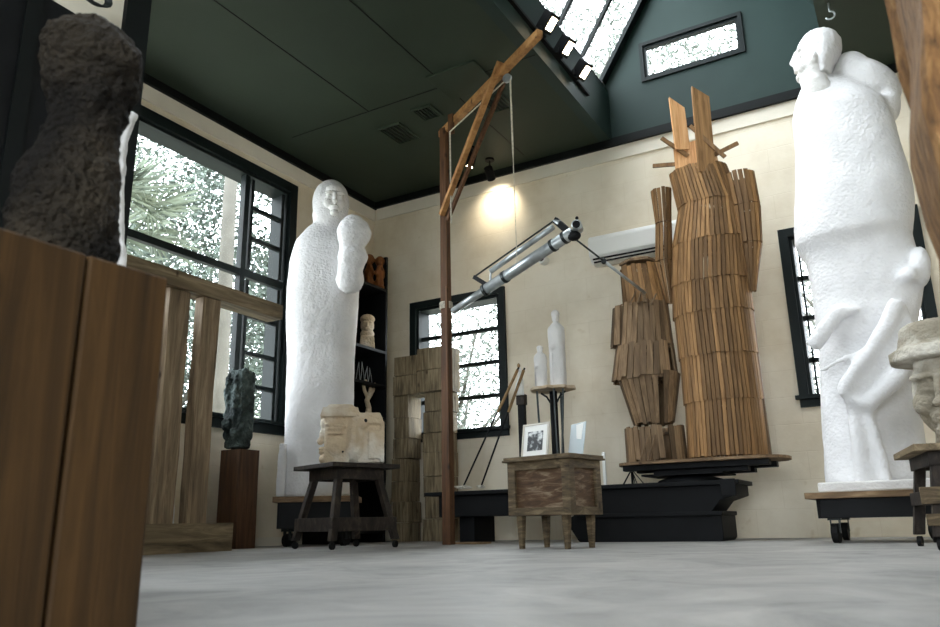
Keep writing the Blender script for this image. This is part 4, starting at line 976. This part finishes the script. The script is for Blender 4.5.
E2(797, 70.8, .03, .022, .04, .011); E2(797.6, 74, .03, .022, .036, .012); E2(801, 80.5, .03, .03, .05, .028)
def E4(x, y, f, rr, rf, ru):
    c = atY(x, y, Y2-f); ell(bm, c, (rr, rf, ru))
for f_ in (.085, -.03): E4(800.5, 51.5, f_, .028, .045, .013); E4(801.8, 57, f_+.010, .022, .026, .013)
E4(804, 67, .09, .05, .045, .05); E4(814, 57, .148, .024, .02, .040); E4(813.5, 56, .16, .011, .016, .020)
hdd = sculpt('head', bm, 'plaster_fine', st, .009, 2, .004, .04)
bm = bm_new()
loft(bm, [ringh(*q) for q in ((76, 819, 831, .10), (68, 817, 834, .125), (62, 814, 838.5, .137), (56, 809, 842, .142), (50, 804, 843, .142), (44, 800, 842, .135), (38, 800, 837, .11), (34, 804, 830, .075), (32, 809, 824, .04))], 32, 2.1)
sculpt('hair', bm, 'plaster', hdd, .010, 1, .010, .03)
bm = bm_new(); x0 = atY(820, 500, Y2-.32).x; x1 = atY(940, 494, Y2-.32).x
box(bm, x0, x1+.02, Y2-.34, Y2+.34, zb2-.001, zb2+.055); finish('plinth', bm, 'plaster_fine', st, bevel=.008)
x0c = atY(806, 505, Y2-.4).x
cart('wheeled_cart', 'low wheeled wooden cart beneath the huge draped white statue', ((x0c+x1+.08)/2, Y2, 0), 0, (x1+.08-x0c), .80, zb2-.002, .035, .11, .055, inset=.07)

# ---------------------------------------------------- stand with the weathered stone head at the far right
SY = 4.25
sc = atY(893, 445, SY-.3); sx0 = sc.x
angT = math.radians(9); wT = .62
ctr2 = Vector((sx0+wT/2+.025, SY, 0))
tS = stool('wooden_stand', 'dark wooden sculpture stand on casters at the right edge carrying a stone head', ctr2, angT, .52, .445, wT, 'stand', rail=(.19, .25), board='timber_y', apron=.06, splay=.05)
mt2 = Matrix.Translation((ctr2.x, ctr2.y, 0)) @ Matrix.Rotation(angT, 4, 'Z')
for zz_, mm in ((.10, 'timber_y'), ):
    bm = bm_new(); box(bm, -.30, .30, -.29, -.262, zz_, zz_+.05, mt2); finish('lower_board', bm, 'chest', tS, bevel=.003)
bm = bm_new(); box(bm, -.31, .31, -.295, -.29+.02, .19, .262, mt2); finish('front_board', bm, 'chest', tS, bevel=.003)
pc = Vector((ctr2.x+.04, ctr2.y-.05, .452))
xh = atY(941, 380, SY-.05).x
pc.x = xh+.02
t = thing('stone_bust', 'weathered stone head wearing a flat round cap, on the stand at the right edge', 'bust', tuple(pc), 0)
fr = Frame(pc, -.2); bm = bm_new()
fr.e(bm, 0, -.05, .27, .16, .15, .18); face(bm, Frame(fr.p(0, .03, .245), fr.a), .225, 1.0)
loft(bm, [(pc.x, pc.y+.05, pc.z+.001, .09, .09), (pc.x, pc.y+.05, pc.z+.06, .08, .085), (pc.x, pc.y+.05, pc.z+.2, .10, .11)])
sculpt('head', bm, 'stone_head', t, .009, 1, .006, .05)
bm = bm_new(); c0 = pc.z
loft(bm, [(pc.x, pc.y, c0+.385, .19, .19), (pc.x, pc.y, c0+.395, .222, .222), (pc.x, pc.y, c0+.445, .218, .218), (pc.x, pc.y, c0+.455, .178, .178), (pc.x, pc.y, c0+.55, .165, .165), (pc.x, pc.y, c0+.575, .14, .14)], 32)
sculpt('cap', bm, 'stone_head', t, .012, 1, .016, .05)

# ---------------------------------------------------- near post at the right
t = thing('timber_post', 'rough brown timber post close by at the right edge', 'post', (.19, 1.08, 0))
bm = bm_new(); n = 26; hh = 1.25
pl = []
for k in range(n+1):
    z = hh*k/n; w = .012*noise.noise(Vector((1.3, 0, z*7)))+.006*noise.noise(Vector((4.3, 0, z*19))) - (.008 if z > .72 else 0)
    pl.append((z, w))
rings = []
for z, w in pl:
    rings.append([bm.verts.new(p) for p in ((.073-w, 1.0, z), (.079-w*.6, .992, z), (.30, .995, z), (.31, 1.2, z), (.07+w, 1.2, z), (.058-w, 1.19, z))])
for a, b in zip(rings, rings[1:]):
    for k in range(6): bm.faces.new((a[k], a[(k+1) % 6], b[(k+1) % 6], b[k]))
bm.faces.new(rings[0][::-1]); bm.faces.new(rings[-1])
finish('post', bm, 'timber_near' if 'timber_near' in M else 'brown_block', t, smooth=False)

# ---------------------------------------------------- foreground block with the dark bust
t = thing('timber_block', 'big brown block of two joined timber beams filling the left foreground', 'block', (-1.2, .45, 0))
zb = .515
finish('beam', rough_box(-1.45, -.95, .16, .608, 0, zb, 11, .0025, 5), 'brown_block', t, bevel=.004)
finish('beam', rough_box(-1.45, -.951, .612, .742, 0, zb, 14, .0025, 5), 'brown_block', t, bevel=.004)
BX = -1.13
def ringb(xl, xr, y, dr=.8):
    a = atX(xl, y, BX); b = atX(xr, y, BX); c = (a+b)/2; tt = az(c); hw = abs(b.y-a.y)/2*math.sin(tt)
    return (BX, c.y, c.z, hw, hw*dr, tt)
cb_ = ringb(5, 118, 235)
t = thing('dark_bust', 'dark rough-hewn bust with a heavy overhanging cap, on the foreground timber block', 'bust', (BX, cb_[1], zb+.006))
bm = bm_new()
lb = [ringb(0, 117, 262), ringb(0, 118, 235), ringb(4, 118, 205), ringb(14, 119, 178), ringb(30, 119, 155), ringb(42, 120, 132), ringb(46, 126, 112), ringb(40, 132, 95), ringb(36, 128, 60), ringb(42, 118, 35)]
lb[0] = lb[0][:2]+(zb+.008,)+lb[0][3:]
loft(bm, lb, 32, 2.2)
q = ringb(36, 141, 62); k_ = q[3]; fb = Frame((BX, q[1], q[2]), q[5])
fb.e(bm, -.05*k_, 0, .02, k_*.92, k_*.85, k_*.72); fb.e(bm, k_*.33, .02, -.06*k_, k_*.68, k_*.7, k_*.62, (0, .6, 0)); fb.e(bm, k_*.68, .0, -k_*.55, k_*.34, k_*.55, k_*.46, (0, .25, 0))
fb.e(bm, k_*.2, k_*.7, -k_*.1, k_*.55, k_*.25, k_*.3, (0, .5, 0)); fb.e(bm, k_*.1, k_*.5, -k_*1.0, k_*.3, k_*.3, k_*.5)
sculpt('bust', bm, 'bronze', t, .005, 1, .022, .028)
# white plaster sliver behind it, standing on the same block
PX = -2.0
q0, q1, q2, q3 = [atX(x, y, PX) for x, y in ((115, 262), (114, 190), (118, 140), (131, 116))]
t = thing('plaster_offcut', 'thin ragged white plaster pillar showing just behind the dark bust', 'sculpture', (PX, q0.y, 0))
bm = bm_new()
loft(bm, [(PX, q0.y, 0.001, .05, .04, .9), (PX, q0.y, q0.z, .03, .03, .9), (PX, q1.y, q1.z, .028, .03, .9), (PX, q2.y, q2.z, .028, .03, .9), (PX, q3.y, q3.z, .024, .03, .9)], 20, 3)
sculpt('offcut', bm, 'plaster', t, .008, 1, .02, .05)

# ---------------------------------------------------- dark partition case behind the bust
XPn = -2.3
ya = atX(128, 0, XPn).y; yb = atX(152, 0, XPn).y; yc = atX(44, 0, XPn).y; yd = atX(28, 0, XPn).y; zpn = atX(90, 18, XPn).z
t = thing('display_partition', 'tall black-posted partition with a pale upper board, behind the dark bust', 'partition', (XPn, (ya+yd)/2, 0))
bm = bm_new(); box(bm, XPn-.07, XPn, ya, yb, 0, 2.6); finish('post', bm, 'black_trim', t)
bm = bm_new(); box(bm, XPn-.07, XPn, yd-.0, yc, 0, 2.6); finish('post', bm, 'black_trim', t)
bm = bm_new(); box(bm, XPn-.05, XPn-.02, yc+.001, ya-.001, zpn, 2.6); finish('upper_board', bm, 'white_trim', t)
bm = bm_new(); box(bm, XPn-.05, XPn-.02, yc+.001, ya-.001, .1, zpn-.001); finish('lower_board', bm, 'black_wood', t)
bm = bm_new(); box(bm, XPn-.06, XPn-.01, yd-.55, yd-.001, 0, 2.6); finish('side_board', bm, 'black_wood', t)
bm = bm_new(); cw = atX(92, 2, XPn+.04)
for k in range(4): tube(bm, [cw+Vector((.004*k, .05*math.cos(a)*(1+.1*k), .035*math.sin(a)+.03)) for a in [i*math.pi/8 for i in range(17)]], .004, 6, cap=False)
tag(recentre(finish('wire_coil', bm, 'dark_steel')), 'coil of dark wire hung on the pale board at the top left', 'wire')

# ---------------------------------------------------- fittings on wall and ceiling
a = atY(587, 237, 6.2); x0 = a.x; x1 = x0+.85; z1_ = atY(590, 236, 6.2).z; z0_ = atY(590, 262, 6.2).z
t = thing('air_conditioner', 'white wall-mounted air conditioner behind the lath figures', 'air conditioner', ((x0+x1)/2, D, z0_))
bm = bm_new()
prof = [(D-.001, z0_), (D-.12, z0_), (D-.19, z0_+.06), (D-.2, z1_-.04), (D-.17, z1_), (D-.001, z1_)]
va = [bm.verts.new((x0, y, z)) for y, z in prof]; vb = [bm.verts.new((x1, y, z)) for y, z in prof]
bm.faces.new(va); bm.faces.new(vb[::-1])
for i in range(6): j = (i+1) % 6; bm.faces.new((va[i], va[j], vb[j], vb[i]))
finish('housing', bm, 'white_plastic', t, bevel=.012)
bm = bm_new()
for dz in (.008, .03): beam(bm, (x0+.03, D-.13-dz*1.1, z0_+dz), (x1-.03, D-.13-dz*1.1, z0_+dz), .012, .012)
finish('louvre', bm, 'black', t)
# small white wall fitting with dark bore
c = atY(545, 261, D); v = Vector((-.25, -1, -.05)).normalized()
t = thing('wall_fitting', 'small white cylindrical fitting on the back wall below the pantograph arm', 'wall fitting', (c.x, D, c.z))
bm = bm_new(); tube(bm, [(c.x, D-.001, c.z), (c.x, D-.09, c.z)], .045, 16); finish('collar', bm, 'white_plastic', t, smooth=False)
bm = bm_new(); tube(bm, [(c.x, D-.0905, c.z), (c.x, D-.094, c.z)], .03, 16); finish('bore', bm, 'black', t)
# ceiling vents
def vent(x, y, w, d, label, name='ceiling_vent'):
    t = thing(name, label, 'vent', (x, y, ZW)); bm = bm_new()
    box(bm, x-w/2, x+w/2, y-d/2, y-d/2+.02, ZW-.018, ZW-.001); box(bm, x-w/2, x+w/2, y+d/2-.02, y+d/2, ZW-.018, ZW-.001); box(bm, x-w/2, x-w/2+.02, y-d/2+.02, y+d/2-.02, ZW-.018, ZW-.001); box(bm, x+w/2-.02, x+w/2, y-d/2+.02, y+d/2-.02, ZW-.018, ZW-.001)
    finish('vent_frame', bm, 'green_ceiling', t); bm = bm_new(); box(bm, x-w/2+.02, x+w/2-.02, y-d/2+.02, y+d/2-.02, ZW-.004, ZW-.001); finish('vent_opening', bm, 'photo_black', t)
    for k in range(5):
        xx = x-w/2+.02+(w-.04)*(k+.5)/5; bm = bm_new(); beam(bm, (xx, y-d/2+.02, ZW-.010), (xx, y+d/2-.02, ZW-.010), .008, .014); finish('vane', bm, 'green_ceiling', t)
p1 = atZ(399, 133, ZW); vent(p1.x, p1.y, .24, .34, 'dark vent with slats on the ceiling left of the crane mast')
p1 = atZ(427, 112, ZW); vent(p1.x, p1.y, .20, .22, 'small dark vent on the ceiling just above the crane mast top')
p1 = atZ(497, 103, ZW); vent(p1.x, p1.y, .22, .24, 'dark vent on the ceiling behind the crane boom')
for (px_, py_, lab) in ((462, 80, 'square dark access panel on the ceiling above the crane boom'), (425, 105, None)):
    if not lab: continue
    q = atZ(px_, py_, ZW); bm = bm_new(); box(bm, q.x-.22, q.x+.22, q.y-.2, q.y+.2, ZW-.02, ZW-.001); tag(recentre(finish('access_panel', bm, 'green_ceiling', bevel=.004)), lab, 'ceiling panel')
# two little ceiling spotlights near the back wall
def spotlight(px_, py_, dz, tgt, label, power):
    q = atZ(px_, py_, ZW-dz); t = thing('ceiling_spotlight', label, 'spotlight', (q.x, q.y, ZW), 0, None)
    v = (Vector(tgt)-q).normalized(); bm = bm_new(); tube(bm, [(q.x, q.y, ZW-.001), (q.x, q.y, ZW-.02)], .045, 14); finish('mount', bm, 'black', t)
    bm = bm_new(); tube(bm, [(q.x, q.y, ZW-.02), q], .008, 8); finish('stem', bm, 'black', t)
    bm = bm_new(); tube(bm, [q-v*.07, q+v*.06], .042, 16); finish('lamp_can', bm, 'black', t, smooth=False)
    bm = bm_new(); tube(bm, [q+v*.0605, q+v*.063], .03, 16); finish('bulb_face', bm, 'bulb', t)
    spot(q+v*.08, tgt, power, (1, .89, .70), 110, 1.0)
spotlight(490, 174, .16, (-3.29, 6.43, 3.2), 'black ceiling spotlight casting a pool of light on the back wall', 20)
spotlight(471, 161, .14, (-3.9, 5.3, .4), 'black ceiling spotlight tilted away, left of the wall-washing one', 18)
# track with three spotlights on the curb below the skylight
XTk = -2.07
t0 = atX(590, 100, XTk+.03); t1 = atX(536, 22, XTk+.03)
zt_ = (t0.z+t1.z)/2
bm = bm_new(); box(bm, XTk, XTk+.03, t1.y-.8, t0.y, zt_-.012, zt_+.012); tag(recentre(finish('lighting_track', bm, 'black')), 'black lighting track along the curb under the skylight', 'track')
for i, (px_, py_, lab) in enumerate(((548, 22, 'black track spotlight nearest the viewer, above the boom tip'), (565, 46, 'middle black track spotlight under the skylight'), (582, 70, 'black track spotlight nearest the gable wall'))):
    q = atX(px_, py_, XTk+.10); t = thing('track_spotlight', lab, 'spotlight', (XTk+.03, q.y, zt_), 0, 'spotlights on the skylight track')
    tg = Vector((q.x+1.0, q.y-.3, q.z-1.2)); v = (tg-q).normalized()
    bm = bm_new(); box(bm, XTk+.031, XTk+.06, q.y-.05, q.y+.05, zt_-.02, zt_+.03); finish('adapter', bm, 'black', t)
    bm = bm_new(); tube(bm, [(XTk+.06, q.y, zt_), q], .008, 8); finish('stem', bm, 'black', t)
    bm = bm_new(); mtx = Matrix.Translation(q) @ v.to_track_quat('Z', 'Y').to_matrix().to_4x4(); box(bm, -.05, .05, -.075, .075, -.05, .05, mtx); finish('lamp_head', bm, 'black', t, bevel=.006)
    bm = bm_new(); box(bm, -.03, .03, -.05, .05, .0505, .053, mtx); finish('bulb_face', bm, 'bulb', t)
    spot(q+v*.08, tg, 14, (1, .85, .62), 80, .8)
# hook on the right ceiling edge
q = atZ(828, 3, ZW)
bm = bm_new(); tube(bm, [(q.x, q.y, ZW-.001)]+[(q.x+.03*math.sin(a), q.y, ZW-.07-.03+.03*math.cos(a)) for a in [k*math.pi/8 for k in range(0, 12)]], .006, 8)
tag(recentre(finish('ceiling_hook', bm, 'steel', smooth=True)), 'small metal hook under the dark ceiling above the draped statue', 'hook')
# paper roll on floor near the crane: pale plank under the mast
bm = bm_new(); a = atZ(424, 542, .0); box(bm, mx_-.12, mx_+.22, MY+.10, MY+.26, 0, .012)
tag(recentre(finish('floor_board', bm, 'board')), 'thin pale board lying on the floor just behind the mast foot', 'board')

# ================================================================== OUTSIDE
bm = bm_new()
for (x0, x1, y0, y1) in ((-40, 30, D+T+.02, 50), (-40, XL-T-.02, -30, D+T+.02), (XR+T+.02, 30, -30, D+T+.02), (XL-T-.02, XR+T+.02, -30, YF-T-.02)): box(bm, x0, x1, y0, y1, -.4, -.2)
struct('ground', bm, 'ground')
def leafy(bm, c, R, n, s, rng):
    for k in range(n):
        while True:
            v = Vector((rng.uniform(-1, 1), rng.uniform(-1, 1), rng.uniform(-1, 1)))
            if v.length < 1: break
        clump = noise.noise(Vector(v)*2.6+Vector(c)*.7)
        if clump < -.12: continue
        p = Vector(c)+Vector((v.x*R[0], v.y*R[1], v.z*R[2]))
        a = Vector((rng.gauss(0, 1), rng.gauss(0, 1), rng.gauss(0, .6))).normalized(); b = a.cross(Vector((rng.gauss(0, 1), rng.gauss(0, 1), rng.gauss(0, 1)))).normalized()
        q = s*rng.uniform(.6, 1.3)
        bm.faces.new([bm.verts.new(p-a*q), bm.verts.new(p+b*q*.4), bm.verts.new(p+a*q), bm.verts.new(p-b*q*.4)])
def tree(label, base, h, R, n, s=.09, trunk=.14, seed=1, lean=0, fol='leaf'):
    rng = random.Random(seed); t = thing('leafy_tree', label, 'tree', base)
    b = Vector(base); top = b+Vector((lean, 0, h))
    bm = bm_new(); tube(bm, [b, b.lerp(top, .4)+Vector((.1, 0, 0)), top-Vector((0, 0, R[2]*.3))], [trunk, trunk*.8, trunk*.4], 12)
    for k in range(7):
        a = k*.9; st_ = b.lerp(top, .45+.06*k); tube(bm, [st_, st_+Vector((math.cos(a)*R[0]*.6, math.sin(a)*R[1]*.6, R[2]*.45))], [trunk*.3, .015], 6)
    finish('trunk', bm, 'bark', t, smooth=True)
    bm = bm_new(); leafy(bm, top, R, n, s, rng); finish('foliage', bm, fol, t)
tree('broad leafy tree seen through the middle of the big left window', (-11.5, 9.2, -.2), 4.6, (2.4, 2.8, 3.8), 60000, .06, .2, 2)
tree('leafy tree beyond the right sashes of the left window', (-12.5, 14.6, -.2), 4.2, (2.2, 2.4, 4.0), 34000, .065, .15, 3)
tree('bushy tree outside the left back window', (-7.2, 12.2, -.2), 3.0, (2.2, 1.6, 3.0), 18000, .055, .15, 4, fol='leaf_pale')
tree('bushy tree outside the right back window', (-.3, 11.2, -.2), 3.2, (1.8, 1.6, 3.0), 12000, .055, .15, 5, fol='leaf_pale')
tree('high tree behind the gable window', (-2.2, 12.8, -.2), 8.6, (2.2, 1.8, 2.2), 9000, .05, .2, 6, fol='leaf_pale')
tree('tall tree arching over the skylight', (-7.2, 19.0, -.2), 13.5, (5.0, 3.0, 4.5), 20000, .08, .3, 7, fol='leaf_pale')
# bare pale trunk by the left window
bm = bm_new(); tube(bm, [(-7.6, 6.75, -.2), (-7.55, 6.8, 2), (-7.6, 6.8, 4.5), (-7.5, 6.8, 8)], [.12, .10, .09, .08], 14)
tag(recentre(finish('tree_trunk', bm, 'bark', smooth=True)), 'thick pale tree trunk standing just outside the big left window', 'tree')
def palm(label, base, h, n, L_, seed):
    rng = random.Random(seed); t = thing('palm_tree', label, 'tree', base); b = Vector(base); top = b+Vector((0, 0, h))
    bm = bm_new(); tube(bm, [b, top], [.16, .12], 12); finish('trunk', bm, 'bark', t)
    for k in range(n):
        a = rng.uniform(0, 2*math.pi); el = rng.uniform(-.6, 1.2); d = Vector((math.cos(a)*math.cos(el), math.sin(a)*math.cos(el), math.sin(el)))
        bm = bm_new(); hub = top+d*L_*.45; tube(bm, [top, hub], .015, 6)
        s = d.cross(Vector((0, 0, 1))).normalized(); u = s.cross(d)
        for j in range(26):
            th = -1.9+3.8*j/25; dd = d*math.cos(th)+s*math.sin(th); l = L_*.6*(.75+.25*math.cos(th)); tip = hub+dd*l-Vector((0, 0, .12*l+rng.uniform(0, .12)))
            w = u*.0+dd.cross(d).normalized()*.0 + (s*math.cos(th)-d*math.sin(th))*.016
            m_ = hub.lerp(tip, .5)+Vector((0, 0, .04*l))
            v0, v1, v2, v3, v4 = [bm.verts.new(q) for q in (hub-w*.3, hub+w*.3, m_+w, tip, m_-w)]
            bm.faces.new((v0, v1, v2, v3, v4))
        finish('frond', bm, 'palm', t)
palm('fan palm seen through the left part of the big left window', (-7.6, 5.0, -.2), 3.6, 26, 1.25, 4)
palm('low fan palm outside the lower right sashes of the left window', (-8.6, 9.2, -.2), 1.5, 16, 1.0, 8)
